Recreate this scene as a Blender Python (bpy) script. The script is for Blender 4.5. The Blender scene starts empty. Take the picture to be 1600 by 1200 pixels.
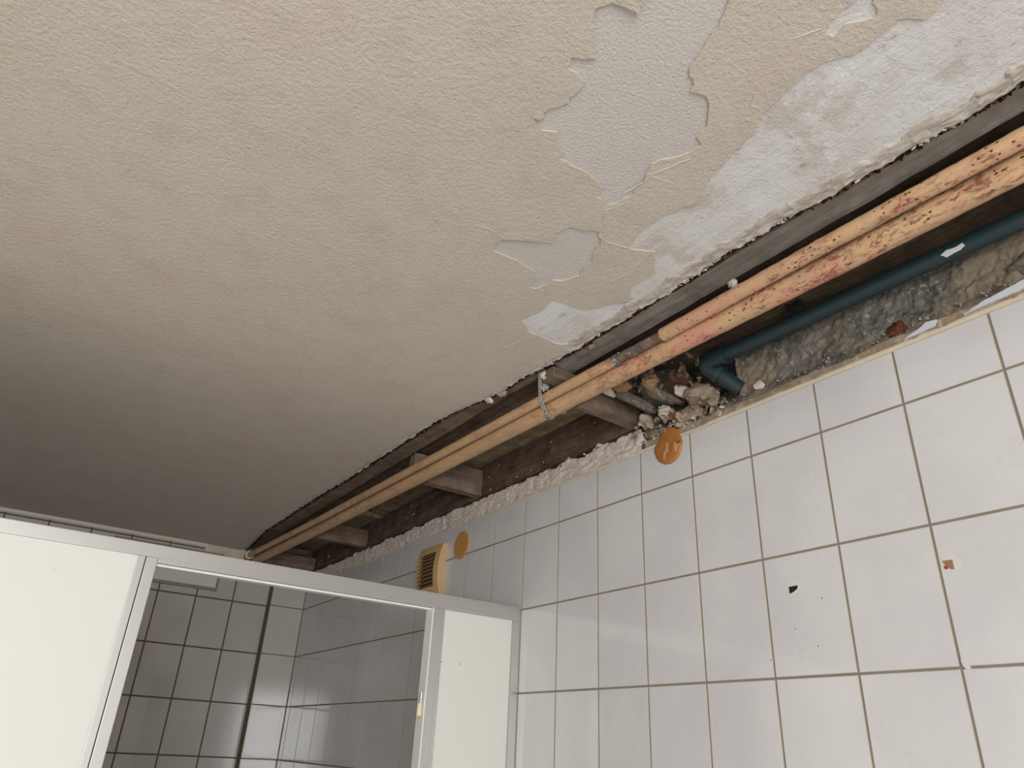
import bpy, bmesh, math, random
from mathutils import Vector, Matrix, noise
from mathutils.geometry import delaunay_2d_cdt
random.seed(7)
SC = bpy.context.scene
C = SC.collection

# ------------------------------------------------------------------ camera
cam_data = bpy.data.cameras.new('camera')
cam_data.sensor_width = 36.0
cam_data.lens = 36.0 * 1134.672 / 1600.0
cam_data.clip_start = 0.02
cam = bpy.data.objects.new('camera', cam_data)
C.objects.link(cam)
RIGHT = Vector((0.82499097, -0.56314215, 0.04754804))
DOWN = Vector((0.29127364, 0.35159012, -0.88968762))
FWD = Vector((0.48430318, 0.74783374, 0.45408713))
M = Matrix((RIGHT, -DOWN, -FWD)).transposed().to_4x4()
M.translation = Vector((-1.08520845, -1.57599180, 1.62289164))
cam.matrix_world = M
SC.camera = cam

# ------------------------------------------------------------------ light and exposure
SC.view_settings.view_transform = 'Standard'
SC.view_settings.look = 'None'
SC.view_settings.gamma = 1.0
SC.view_settings.use_curve_mapping = False
SC.view_settings.exposure = -0.07
world = bpy.data.worlds.new('daylight')
SC.world = world
world.use_nodes = True
world.node_tree.nodes['Background'].inputs[0].default_value = (0.75, 0.85, 1.0, 1)
world.node_tree.nodes['Background'].inputs[1].default_value = 0.3
# window position in the wall behind the camera
WX0, WX1, WZ0, WZ1, WY = -2.30, -1.10, 0.95, 2.12, -3.1
sun = bpy.data.lights.new('window_daylight', 'AREA')
sun.shape = 'RECTANGLE'
sun.size = WX1 - WX0 - 0.1
sun.size_y = WZ1 - WZ0 - 0.1
sun.energy = 60.0
sun.color = (0.985, 0.99, 1.0)
suno = bpy.data.objects.new('window_daylight', sun)
suno.location = ((WX0 + WX1) / 2, WY + 0.02, (WZ0 + WZ1) / 2)
suno.rotation_euler = (math.radians(90), 0, 0)
C.objects.link(suno)

# ------------------------------------------------------------------ helpers
def tag(o, label=None, cat=None, group=None, kind=None):
    if label: o['label'] = label
    if cat: o['category'] = cat
    if group: o['group'] = group
    if kind: o['kind'] = kind
    return o

def empty(name, loc=(0, 0, 0)):
    o = bpy.data.objects.new(name, None)
    o.location = loc
    o.empty_display_size = 0.05
    C.objects.link(o)
    return o

def link(name, bm, mats, parent=None, smooth=False, normals=True):
    if normals:
        bmesh.ops.recalc_face_normals(bm, faces=bm.faces[:])
    me = bpy.data.meshes.new(name)
    bm.to_mesh(me)
    bm.free()
    if not isinstance(mats, (list, tuple)): mats = [mats]
    for m in mats: me.materials.append(m)
    if smooth:
        for p in me.polygons: p.use_smooth = True
    o = bpy.data.objects.new(name, me)
    C.objects.link(o)
    if parent is not None:
        o.parent = parent
        o.matrix_parent_inverse = Matrix.Translation(-parent.location)
    return o

def box(bm, x0, x1, y0, y1, z0, z1, bev=0.0, mi=0):
    vs = [bm.verts.new((x, y, z)) for x in (x0, x1) for y in (y0, y1) for z in (z0, z1)]
    fs = []
    for q in ((0, 1, 3, 2), (4, 6, 7, 5), (0, 4, 5, 1), (2, 3, 7, 6), (0, 2, 6, 4), (1, 5, 7, 3)):
        f = bm.faces.new([vs[i] for i in q]); f.material_index = mi; fs.append(f)
    if bev > 0:
        es = list({e for f in fs for e in f.edges})
        r = bmesh.ops.bevel(bm, geom=es, offset=bev, segments=2, affect='EDGES', profile=0.6)
        for f in r['faces']: f.material_index = mi
    return vs

def nz(p, s, o=4):
    return noise.fractal(Vector(p) * s, 0.9, 2.0, o)

def resample(pts, step, closed=False):
    out = []
    n = len(pts)
    for i in range(n if closed else n - 1):
        a = Vector(pts[i]); b = Vector(pts[(i + 1) % n])
        k = max(1, int((b - a).length / step))
        for j in range(k): out.append(a.lerp(b, j / k))
    if not closed: out.append(Vector(pts[-1]))
    return out

def jag(pts, amp, step, seed=0.0, freq=60, closed=False):
    ps = resample([tuple(p) for p in pts], step, closed)
    out = []
    for p in ps:
        v = Vector((p[0], p[1], seed))
        dx = nz(v, freq, 3) + 0.5 * nz(v, freq * 3, 2)
        dy = nz(v + Vector((9, 3, 1)), freq, 3)
        out.append((p[0] + dx * amp, p[1] + dy * amp * 0.7))
    return out

def sheet(name, outline, holes, z0, z1, mat, parent=None, warp=None):
    """flat slab in plan with a ragged outline and holes"""
    vs, es = [], []
    for loop in [outline] + holes:
        b = len(vs)
        vs += [Vector((p[0], p[1])) for p in loop]
        es += [(b + i, b + (i + 1) % len(loop)) for i in range(len(loop))]
    r = delaunay_2d_cdt(vs, es, [], 0, 1e-5)
    V, F = r[0], r[2]
    def inside(p, loop):
        c = False
        n = len(loop)
        j = n - 1
        for i in range(n):
            xi, yi = loop[i]; xj, yj = loop[j]
            if (yi > p[1]) != (yj > p[1]) and p[0] < (xj - xi) * (p[1] - yi) / (yj - yi) + xi:
                c = not c
            j = i
        return c
    bm = bmesh.new()
    w = warp or (lambda x, y: 0.0)
    lo = [bm.verts.new((v.x, v.y, z0 + w(v.x, v.y))) for v in V]
    hi = [bm.verts.new((v.x, v.y, z1)) for v in V]
    cnt = {}
    for f in F:
        c = sum((V[i] for i in f), Vector((0, 0))) / len(f)
        if not inside(c, outline) or any(inside(c, h) for h in holes): continue
        bm.faces.new([lo[i] for i in reversed(f)])
        bm.faces.new([hi[i] for i in f])
        for i in range(len(f)):
            a, b = f[i], f[(i + 1) % len(f)]
            k = (min(a, b), max(a, b))
            cnt.setdefault(k, []).append((a, b))
    for k, l in cnt.items():
        if len(l) == 1:
            a, b = l[0]
            bm.faces.new([lo[a], lo[b], hi[b], hi[a]])
    bmesh.ops.delete(bm, geom=[v for v in bm.verts if not v.link_faces], context='VERTS')
    return link(name, bm, mat, parent)

def tube(bm, pts, rad, seg=24, caps=True, bump=0.0, mi=0, step=None):
    pts = [Vector(p) for p in pts]
    if step:
        q = []
        for a, b in zip(pts[:-1], pts[1:]):
            k = max(1, int((b - a).length / step))
            q += [a.lerp(b, j / k) for j in range(k)]
        pts = q + [pts[-1]]
    rs = rad if isinstance(rad, (list, tuple)) else [rad] * len(pts)
    rings = []
    up = None
    for i, p in enumerate(pts):
        d = (pts[min(i + 1, len(pts) - 1)] - pts[max(i - 1, 0)]).normalized()
        if up is None:
            up = Vector((0, 0, 1)) if abs(d.z) < 0.9 else Vector((1, 0, 0))
        s = d.cross(up).normalized(); up = s.cross(d).normalized()
        ring = []
        for k in range(seg):
            a = 2 * math.pi * k / seg
            n = s * math.cos(a) + up * math.sin(a)
            r = rs[i]
            q = p + n * r
            if bump: q += n * bump * nz(q, 60, 3)
            ring.append(bm.verts.new(q))
        rings.append(ring)
    for a, b in zip(rings[:-1], rings[1:]):
        for k in range(seg):
            f = bm.faces.new((a[k], a[(k + 1) % seg], b[(k + 1) % seg], b[k])); f.material_index = mi
    if caps:
        f = bm.faces.new([bm.verts.new(v.co) for v in rings[0]]); f.material_index = mi
        f = bm.faces.new([bm.verts.new(v.co) for v in reversed(rings[-1])]); f.material_index = mi

def prism(bm, pts3, nvec, mi=0):
    """extrude a planar polygon by nvec"""
    a = [bm.verts.new(p) for p in pts3]
    b = [bm.verts.new(Vector(p) + Vector(nvec)) for p in pts3]
    f = bm.faces.new(a); f.material_index = mi
    f = bm.faces.new(list(reversed(b))); f.material_index = mi
    n = len(a)
    for i in range(n):
        f = bm.faces.new((a[i], a[(i + 1) % n], b[(i + 1) % n], b[i])); f.material_index = mi

def chunk_bm(bm, c, size, seed, rot=(0, 0, 0), rough=0.3, sub=3, freq=1.6, mi=0):
    r = bmesh.ops.create_icosphere(bm, subdivisions=sub, radius=1.0)
    R = Matrix.Rotation(rot[2], 4, 'Z') @ Matrix.Rotation(rot[1], 4, 'Y') @ Matrix.Rotation(rot[0], 4, 'X')
    rp = random.Random(int(seed * 1000))
    planes = []
    for _ in range(9):
        n_ = Vector((rp.gauss(0, 1), rp.gauss(0, 1), rp.gauss(0, 1))).normalized()
        planes.append((n_, 0.62 + 0.3 * rp.random()))
    for v in r['verts']:
        p = v.co.copy()
        # squarish blob with broken planes
        p = Vector([math.copysign(abs(t) ** 0.75, t) for t in p])
        for n_, d_ in planes:
            e = p.dot(n_) - d_
            if e > 0: p -= n_ * e * 0.9
        q = p + Vector((seed, seed * 1.7, -seed))
        d = nz(q, freq, 3) * rough * 0.7 + 0.22 * rough * nz(q, freq * 4, 4)
        p = p * (1 + d)
        p = Vector((p.x * size[0], p.y * size[1], p.z * size[2]))
        v.co = (R @ p) + Vector(c)
    for v in r['verts']:
        for f in v.link_faces: f.material_index = mi

def chunk(name, c, size, seed, mat, rot=(0, 0, 0), rough=0.3, sub=4, parent=None, smooth=True, freq=1.6):
    bm = bmesh.new()
    chunk_bm(bm, c, size, seed, rot, rough, sub, freq)
    return link(name, bm, mat, parent, smooth)

# ------------------------------------------------------------------ materials
class NT:
    def __init__(s, name, rough=0.6, spec=0.5):
        s.m = bpy.data.materials.new(name); s.m.use_nodes = True
        s.t = s.m.node_tree; s.b = s.t.nodes['Principled BSDF']
        s.b.inputs['Roughness'].default_value = rough
        s.b.inputs['Specular IOR Level'].default_value = spec
        s.co = s.t.nodes.new('ShaderNodeTexCoord').outputs['Object']
    def L(s, a, b): s.t.links.new(a, b)
    def mapping(s, scale=(1, 1, 1), rot=(0, 0, 0), loc=(0, 0, 0), src=None):
        n = s.t.nodes.new('ShaderNodeMapping')
        n.inputs['Scale'].default_value = scale; n.inputs['Rotation'].default_value = rot; n.inputs['Location'].default_value = loc
        s.L(src or s.co, n.inputs[0]); return n.outputs[0]
    def noise(s, scale, detail=6, rough=0.6, src=None, dist=0.0):
        n = s.t.nodes.new('ShaderNodeTexNoise')
        n.inputs['Scale'].default_value = scale; n.inputs['Detail'].default_value = detail
        n.inputs['Roughness'].default_value = rough; n.inputs['Distortion'].default_value = dist
        s.L(src or s.co, n.inputs['Vector']); return n.outputs['Fac']
    def vor(s, scale, feature='F1', src=None, out='Distance', rnd=1.0):
        n = s.t.nodes.new('ShaderNodeTexVoronoi'); n.feature = feature
        n.inputs['Scale'].default_value = scale; n.inputs['Randomness'].default_value = rnd
        s.L(src or s.co, n.inputs['Vector']); return n.outputs[out]
    def ramp(s, fac, stops, interp='LINEAR'):
        n = s.t.nodes.new('ShaderNodeValToRGB'); n.color_ramp.interpolation = interp
        e = n.color_ramp.elements
        while len(e) < len(stops): e.new(0.5)
        for k, (p, c) in enumerate(stops):
            e[k].position = p
            e[k].color = (c, c, c, 1) if isinstance(c, (int, float)) else (c[0], c[1], c[2], 1)
        s.L(fac, n.inputs[0]); return n.outputs[0]
    def mix(s, fac, a, b, mode='MIX'):
        n = s.t.nodes.new('ShaderNodeMix'); n.data_type = 'RGBA'; n.blend_type = mode
        if isinstance(fac, (int, float)): n.inputs[0].default_value = fac
        else: s.L(fac, n.inputs[0])
        for k, v in ((6, a), (7, b)):
            if isinstance(v, (tuple, list)): n.inputs[k].default_value = (v[0], v[1], v[2], 1)
            else: s.L(v, n.inputs[k])
        return n.outputs[2]
    def math(s, op, a, b=0.5, clamp=False):
        n = s.t.nodes.new('ShaderNodeMath'); n.operation = op; n.use_clamp = clamp
        for k, v in ((0, a), (1, b)):
            if isinstance(v, (int, float)): n.inputs[k].default_value = v
            else: s.L(v, n.inputs[k])
        return n.outputs[0]
    def sep(s, src=None):
        n = s.t.nodes.new('ShaderNodeSeparateXYZ'); s.L(src or s.co, n.inputs[0]); return n.outputs
    def rng(s, v, a, b, c=0.0, d=1.0, smooth=False):
        n = s.t.nodes.new('ShaderNodeMapRange')
        if smooth: n.interpolation_type = 'SMOOTHSTEP'
        s.L(v, n.inputs[0])
        for k, x in zip((1, 2, 3, 4), (a, b, c, d)): n.inputs[k].default_value = x
        return n.outputs[0]
    def col(s, c):
        if isinstance(c, (tuple, list)): s.b.inputs['Base Color'].default_value = (c[0], c[1], c[2], 1)
        else: s.L(c, s.b.inputs['Base Color'])
    def rgh(s, c): s.L(c, s.b.inputs['Roughness'])
    def bump(s, h, dist=0.002, strength=1.0):
        n = s.t.nodes.new('ShaderNodeBump'); n.inputs['Strength'].default_value = strength; n.inputs['Distance'].default_value = dist
        s.L(h, n.inputs['Height']); 
        prev = s.b.inputs['Normal'].links
        if prev: s.L(prev[0].from_socket, n.inputs['Normal'])
        s.L(n.outputs[0], s.b.inputs['Normal'])

def sr(r, g, b):
    f = lambda c: ((c / 255 + 0.055) / 1.055) ** 2.4 if c > 10 else c / 255 / 12.92
    return (f(r), f(g), f(b))

def mat_plain(name, c, rough=0.5, metal=0.0, spec=0.5):
    n = NT(name, rough, spec); n.col(c); n.b.inputs['Metallic'].default_value = metal
    return n.m

def mat_paint():
    n = NT('cream_textured_paint', 0.75, 0.25)
    base = n.mix(n.ramp(n.noise(1.3, 4, 0.5), [(0.35, 0.0), (0.65, 1.0)]), sr(203, 193.5, 181), sr(207, 195, 183))
    g = n.ramp(n.noise(0.9, 3, 0.5, n.mapping(loc=(3, 7, 1))), [(0.45, 0.0), (0.7, 1.0)])
    base = n.mix(n.math('MULTIPLY', g, 0.35), base, sr(194, 188, 172))
    p = n.ramp(n.noise(5.0, 5, 0.6, n.mapping(loc=(13, 2, 1))), [(0.5, 0.0), (0.75, 1.0)])
    base = n.mix(n.math('MULTIPLY', p, 0.35), base, sr(196, 177, 163))
    d = n.ramp(n.noise(14.0, 6, 0.7, n.mapping(loc=(1, 22, 1))), [(0.35, 1.0), (0.5, 0.0)])
    base = n.mix(n.math('MULTIPLY', d, 0.25), base, sr(176, 168, 152))
    n.col(base)
    h = n.noise(165, 5, 0.64)
    n.bump(h, 0.0029, 1.0)
    n.bump(n.noise(480, 2, 0.5), 0.0004, 0.6)
    n.bump(n.ramp(n.vor(18, src=n.mapping(loc=(.3, .1, 0))), [(0.03, 1.0), (0.09, 0.0)]), 0.0008, 0.7)
    n.bump(n.noise(14, 4, 0.5), 0.003, 0.4)
    return n.m

def mat_under():
    n = NT('greige_undercoat', 0.7, 0.25)
    base = n.mix(n.noise(6, 5, 0.6), sr(197, 191, 185), sr(206, 202, 198))
    n.col(base)
    n.bump(n.noise(230, 4, 0.62), 0.0022, 0.9)
    n.bump(n.noise(1, 4, 0.6, n.mapping(scale=(160, 25, 25), rot=(0, 0, 0.9))), 0.0006, 0.5)
    n.bump(n.noise(30, 4, 0.5), 0.0012, 0.4)
    return n.m

def mat_filler():
    n = NT('white_filler_plaster', 0.7, 0.3)
    st = n.mapping(scale=(90, 5, 5), rot=(0, 0, -0.05))
    base = n.mix(n.ramp(n.noise(7, 5, 0.6), [(0.35, 0.0), (0.65, 1.0)]), sr(212, 208, 203), sr(228, 228, 229))
    br = n.ramp(n.noise(9, 6, 0.7, n.mapping(loc=(4, 1, 2))), [(0.52, 0.0), (0.62, 1.0)])
    base = n.mix(n.math('MULTIPLY', br, 0.55), base, sr(186, 174, 160))
    sc = n.ramp(n.noise(38, 5, 0.7, n.mapping(loc=(8, 1, 2), scale=(1, .6, 1))), [(0.62, 0.0), (0.68, 1.0)])
    base = n.mix(n.math('MULTIPLY', sc, 0.5), base, sr(150, 136, 124))
    n.col(base)
    n.bump(n.noise(1, 5, 0.65, st), 0.0026, 0.9)
    n.bump(n.noise(150, 6, 0.7), 0.0022, 0.9)
    n.bump(n.ramp(n.noise(26, 5, 0.7), [(0.48, 0.0), (0.52, 1.0)]), 0.0009, 0.5)
    return n.m

def mat_lip():
    n = NT('broken_plaster_lip', 0.85, 0.2)
    st = n.mapping(scale=(30, 6, 6))
    base = n.mix(n.ramp(n.noise(3, 6, 0.7, st), [(0.35, 0.0), (0.65, 1.0)]), sr(172, 162, 150), sr(205, 200, 192))
    base = n.mix(n.ramp(n.noise(40, 5, 0.7), [(0.6, 0.0), (0.72, 0.7)]), base, sr(110, 92, 78))
    n.col(base)
    n.bump(n.noise(3, 6, 0.7, st), 0.002, 0.8)
    n.bump(n.noise(150, 5, 0.7), 0.001, 0.7)
    return n.m

def mat_tile(name, c1, c2, rough=0.11):
    n = NT(name, rough, 0.5)
    base = n.mix(n.ramp(n.noise(5, 3, 0.5), [(0.4, 0.0), (0.6, 1.0)]), c1, c2)
    mott = n.ramp(n.noise(75, 4, 0.65), [(0.5, 0.0), (0.72, 1.0)])
    gate = n.ramp(n.noise(9, 3, 0.6, n.mapping(loc=(5, 5, 1))), [(0.45, 0.0), (0.6, 1.0)])
    base = n.mix(n.math('MULTIPLY', n.math('MULTIPLY', mott, gate), 0.35), base, tuple(x * 0.86 for x in c2))
    n.col(base)
    n.bump(n.noise(60, 3, 0.5), 0.0002, 0.25)
    n.bump(n.noise(7, 2, 0.5), 0.0008, 0.12)
    n.b.inputs['Coat Weight'].default_value = 0.45
    n.b.inputs['Coat Roughness'].default_value = 0.06
    return n.m

def mat_grout(name, c):
    n = NT(name, 0.9, 0.2)
    n.col(n.mix(n.noise(14, 5, 0.6), tuple(x * 0.82 for x in c), tuple(min(1, x * 1.15) for x in c)))
    n.bump(n.noise(400, 3, 0.6), 0.0003, 0.6)
    return n.m

def mat_wood(name, dark, light, axis='y', dirt=None, rough=0.85):
    n = NT(name, rough, 0.15)
    sc = {'x': (4, 70, 70), 'y': (70, 4, 70)}[axis]
    st = n.mapping(scale=sc)
    g = n.noise(1, 6, 0.65, st, 0.4)
    base = n.mix(n.ramp(g, [(0.3, 0.0), (0.7, 1.0)]), dark, light)
    d = n.ramp(n.noise(16, 6, 0.7), [(0.42, 0.0), (0.66, 1.0)])
    base = n.mix(n.math('MULTIPLY', d, 0.6), base, dirt or tuple(x * 0.4 for x in dark))
    w = n.ramp(n.noise(75, 5, 0.75, n.mapping(loc=(3, 3, 3))), [(0.63, 0.0), (0.70, 1.0)])
    base = n.mix(n.math('MULTIPLY', w, 0.45), base, sr(170, 160, 148))
    n.col(base)
    n.bump(g, 0.0022, 0.9)
    n.bump(n.noise(120, 5, 0.7), 0.001, 0.6)
    return n.m

def mat_stone(name, c1, c2, c3, scale=26, bump=0.004, tan=0):
    n = NT(name, 0.9, 0.2)
    a = n.noise(scale, 7, 0.7)
    base = n.mix(n.ramp(a, [(0.38, 0.0), (0.62, 1.0)]), c1, c2)
    b = n.ramp(n.noise(scale * 1.9, 6, 0.75, n.mapping(loc=(3, 8, 5))), [(0.55, 0.0), (0.68, 1.0)])
    base = n.mix(b, base, c3)
    if tan: base = n.mix(n.ramp(n.noise(5.5, 3, 0.5, n.mapping(loc=(0, tan, 0))), [(0.5, 0.0), (0.6, 0.75)]), base, sr(168, 152, 130))
    k = n.ramp(n.noise(scale * 1.2, 8, 0.8, n.mapping(loc=(7, 1, 5)), 1.5), [(0.30, 1.0), (0.42, 0.0)])
    base = n.mix(n.math('MULTIPLY', k, 0.6), base, tuple(x * 0.4 for x in c1))
    n.col(base)
    n.bump(n.noise(scale * 2, 8, 0.75), bump, 0.9)
    n.bump(n.noise(scale * 12, 4, 0.7), bump * 0.25, 0.7)
    return n.m

def mat_pipe():
    n = NT('cream_pipe_paint', 0.5, 0.35)
    y = n.sep()[1]
    st = n.mapping(scale=(1.0, 0.3, 1.0))
    base = n.mix(n.ramp(n.noise(22, 6, 0.65, st), [(0.35, 0.0), (0.7, 1.0)]), sr(208, 173, 134), sr(190, 156, 121))
    grime = n.ramp(n.noise(30, 7, 0.75, n.mapping(scale=(1, 0.3, 1), loc=(5, 5, 5))), [(0.5, 0.0), (0.66, 1.0)])
    base = n.mix(n.math('MULTIPLY', grime, 0.5), base, sr(160, 132, 112))
    # chalky pink bloom and red rust, heavier towards the near end of the run
    near = n.rng(y, -0.45, -0.85, 0.0, 1.0, True)
    pink = n.ramp(n.noise(20, 7, 0.75, n.mapping(scale=(1, 0.4, 1), loc=(2, 5, 1))), [(0.48, 0.0), (0.60, 1.0)])
    pink = n.math('MULTIPLY', pink, n.math('ADD', n.math('MULTIPLY', near, 0.75), 0.10))
    base = n.mix(pink, base, sr(206, 144, 124))
    amt = n.math('ADD', n.math('MULTIPLY', near, 0.45), 0.45)
    wear = n.ramp(n.noise(105, 8, 0.8, n.mapping(scale=(1, 0.4, 1), loc=(1, 1, 7)), 0.6), [(0.50, 0.0), (0.58, 1.0)])
    wear = n.math('MULTIPLY', wear, n.ramp(n.noise(13, 5, 0.65, n.mapping(scale=(1, 0.6, 1), loc=(9, 1, 1))), [(0.43, 0.0), (0.54, 1.0)]))
    base = n.mix(n.math('MULTIPLY', wear, amt), base, sr(128, 70, 54))
    fine = n.ramp(n.noise(220, 5, 0.7, n.mapping(scale=(1, 0.6, 1), loc=(3, 1, 7))), [(0.60, 0.0), (0.66, 1.0)])
    fine = n.math('MULTIPLY', fine, n.ramp(n.noise(17, 5, 0.65, n.mapping(loc=(3, 3, 1))), [(0.42, 0.0), (0.56, 1.0)]))
    base = n.mix(n.math('MULTIPLY', fine, 0.7), base, sr(104, 66, 46))
    v = n.vor(115, src=n.mapping(scale=(1, 0.7, 1)))
    jit = n.math('ADD', v, n.math('MULTIPLY', n.noise(200, 3, 0.6), 0.30))
    sp = n.ramp(jit, [(0.29, 1.0), (0.36, 0.0)])
    spg = n.ramp(n.noise(11, 5, 0.7, n.mapping(loc=(1, 4, 9))), [(0.45, 0.0), (0.53, 1.0)])
    sp = n.math('MULTIPLY', n.math('MULTIPLY', sp, spg), n.math('ADD', n.math('MULTIPLY', near, 0.85), 0.15))
    base = n.mix(sp, base, sr(88, 50, 30))
    og = n.ramp(n.noise(24, 6, 0.7, n.mapping(loc=(4, 4, 4))), [(0.64, 0.0), (0.70, 1.0)])
    base = n.mix(n.math('MULTIPLY', og, 0.8), base, sr(176, 110, 44))
    n.col(base)
    n.bump(n.noise(90, 6, 0.7), 0.0012, 0.8)
    n.bump(sp, 0.0006, 0.8)
    return n.m

def mat_rust(name, c1, c2, c3):
    n = NT(name, 0.6, 0.4)
    base = n.mix(n.ramp(n.noise(40, 6, 0.7), [(0.4, 0.0), (0.6, 1.0)]), c1, c2)
    base = n.mix(n.ramp(n.noise(60, 6, 0.7, n.mapping(loc=(4, 1, 1))), [(0.55, 0.0), (0.62, 1.0)]), base, c3)
    n.col(base); n.bump(n.noise(120, 5, 0.7), 0.001, 0.8)
    return n.m

PAINT = mat_paint(); UNDER = mat_under(); FILLER = mat_filler(); LIP = mat_lip()
TILE = mat_tile('pale_glazed_tile', sr(214, 214, 215), sr(208, 207, 209))
TEDGE = mat_grout('cream_grout_edge', sr(205, 195, 176))
GROUT = mat_grout('grey_brown_grout', sr(136, 132, 127))
TILEB = mat_tile('warm_glazed_tile', sr(204, 200, 194), sr(198, 194, 189))
GROUTB = mat_grout('dark_brown_grout', sr(112, 100, 84))
W_GREY = mat_wood('weathered_grey_timber', sr(128, 122, 114), sr(166, 160, 152), 'y', sr(108, 98, 88))
W_BROWN = mat_wood('brown_timber', sr(112, 96, 82), sr(152, 134, 118), 'y')
W_DARK = mat_wood('dark_damp_timber', sr(82, 66, 54), sr(124, 106, 92), 'y')
W_OLIVE = mat_wood('olive_floorboard', sr(128, 110, 82), sr(176, 160, 132), 'y')
W_NOG = mat_wood('dusty_brown_timber', sr(112, 96, 82), sr(150, 132, 116), 'x', sr(74, 60, 50))
MASON = mat_stone('dark_rubble_masonry', sr(96, 93, 88), sr(152, 146, 136), sr(200, 195, 182), 34, 0.008, 1.0)
PLAST = mat_stone('rough_white_plaster', sr(198, 186, 176), sr(218, 208, 200), sr(228, 221, 214), 30, 0.0016)
BROWNP = mat_stone('brown_plaster_edge', sr(140, 122, 102), sr(172, 156, 138), sr(198, 186, 170), 24, 0.003)
STONE = mat_stone('grey_mortar_stone', sr(90, 84, 76), sr(130, 122, 110), sr(160, 150, 136), 34, 0.003)
MORT = mat_stone('yellowish_lime_mortar', sr(160, 146, 124), sr(190, 178, 154), sr(208, 200, 182), 30, 0.003)
OCHRE = mat_stone('ochre_brick_rubble', sr(150, 118, 88), sr(184, 152, 116), sr(200, 176, 146), 24, 0.002)
BRICK = mat_stone('dark_red_brick', sr(84, 58, 48), sr(118, 84, 70), sr(140, 112, 96), 24, 0.003)
RUSTC = mat_stone('rusty_crumbs', sr(70, 42, 30), sr(110, 66, 44), sr(150, 100, 76), 60, 0.002)
PIPE = mat_pipe()
BARE = mat_rust('bare_rusty_pipe', sr(104, 60, 40), sr(120, 110, 98), sr(150, 140, 128))
FITT = mat_rust('dull_metal_fitting', sr(84, 72, 64), sr(120, 112, 104), sr(176, 172, 166))
BLUE = mat_plain('dark_blue_grey_plastic', sr(38, 56, 62), 0.42)
ALU = mat_plain('satin_aluminium', sr(184, 183, 180), 0.40, 0.6)
PANEL = mat_plain('white_laminate', sr(224, 223, 217), 0.5, 0.0, 0.4)
SEAL = mat_plain('white_plastic_seal', sr(236, 234, 228), 0.3)
DARK = mat_plain('black_gap', sr(22, 20, 18), 0.9)
CHROME = mat_plain('chrome', (0.8, 0.8, 0.8), 0.12, 1.0)
CREAMP = mat_plain('cream_plastic', sr(228, 218, 190), 0.4)
FANM = mat_plain('yellowed_plastic', sr(210, 174, 128), 0.40)
FAND = mat_plain('brown_louvre_plastic', sr(150, 116, 76), 0.5)  # louvres and maker mark are a darker brown than the housing
ORANGE = mat_plain('orange_brown_plastic_cap', sr(196, 142, 82), 0.5)
def mat_amber():
    n = NT('glossy_amber_cap', 0.3, 0.5)
    n.col(n.mix(n.ramp(n.noise(45, 4, 0.6), [(0.35, 0.0), (0.7, 1.0)]), sr(168, 104, 46), sr(176, 122, 72)))
    n.bump(n.noise(35, 3, 0.5), 0.003, 0.6)
    return n.m
AMBER = mat_amber()
PALE = mat_plain('pale_cap_reflection', sr(196, 156, 120), 0.4)  # pale tone of the reflections painted onto the amber cap
STRAP = mat_rust('galvanised_strap', sr(192, 190, 186), sr(160, 156, 150), sr(200, 198, 192))
GREYP = mat_plain('grey_panel_rim', sr(150, 144, 134), 0.7)
FLOORM = mat_tile('grey_floor_tile', sr(206, 200, 196), sr(196, 192, 188), 0.4)
WALLP = mat_plain('off_white_wall_paint', sr(222, 218, 208), 0.8)

# ------------------------------------------------------------------ outlines (metres, plan x,y)
ZC = 2.370
EDGE = [(-0.2926, 1.72), (-0.3274, 1.3341), (-0.3266, 1.1416), (-0.3279, 0.9283), (-0.3266, 0.7453), (-0.3209, 0.5987), (-0.3195, 0.4424), (-0.3222, 0.2555), (-0.3203, 0.099), (-0.322, 0.0046), (-0.3177, -0.1139), (-0.3028, -0.1964), (-0.294, -0.2463), (-0.287, -0.3175), (-0.2895, -0.3851), (-0.2852, -0.4277), (-0.2829, -0.4598), (-0.2785, -0.5213), (-0.2761, -0.5713), (-0.2787, -0.6246), (-0.2797, -0.6641), (-0.2747, -0.7112), (-0.2795, -0.7703), (-0.277, -0.8324), (-0.2786, -0.9083), (-0.2829, -0.9671), (-0.2808, -1.0041), (-0.283, -1.0445), (-0.2777, -1.0967), (-0.2709, -1.1458), (-0.2687, -1.1934), (-0.2672, -1.24), (-0.2667, -1.2842), (-0.264, -1.3233), (-0.2636, -1.3617), (-0.2642, -1.3991), (-0.262, -1.6), (-0.258, -3.1)]
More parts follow.
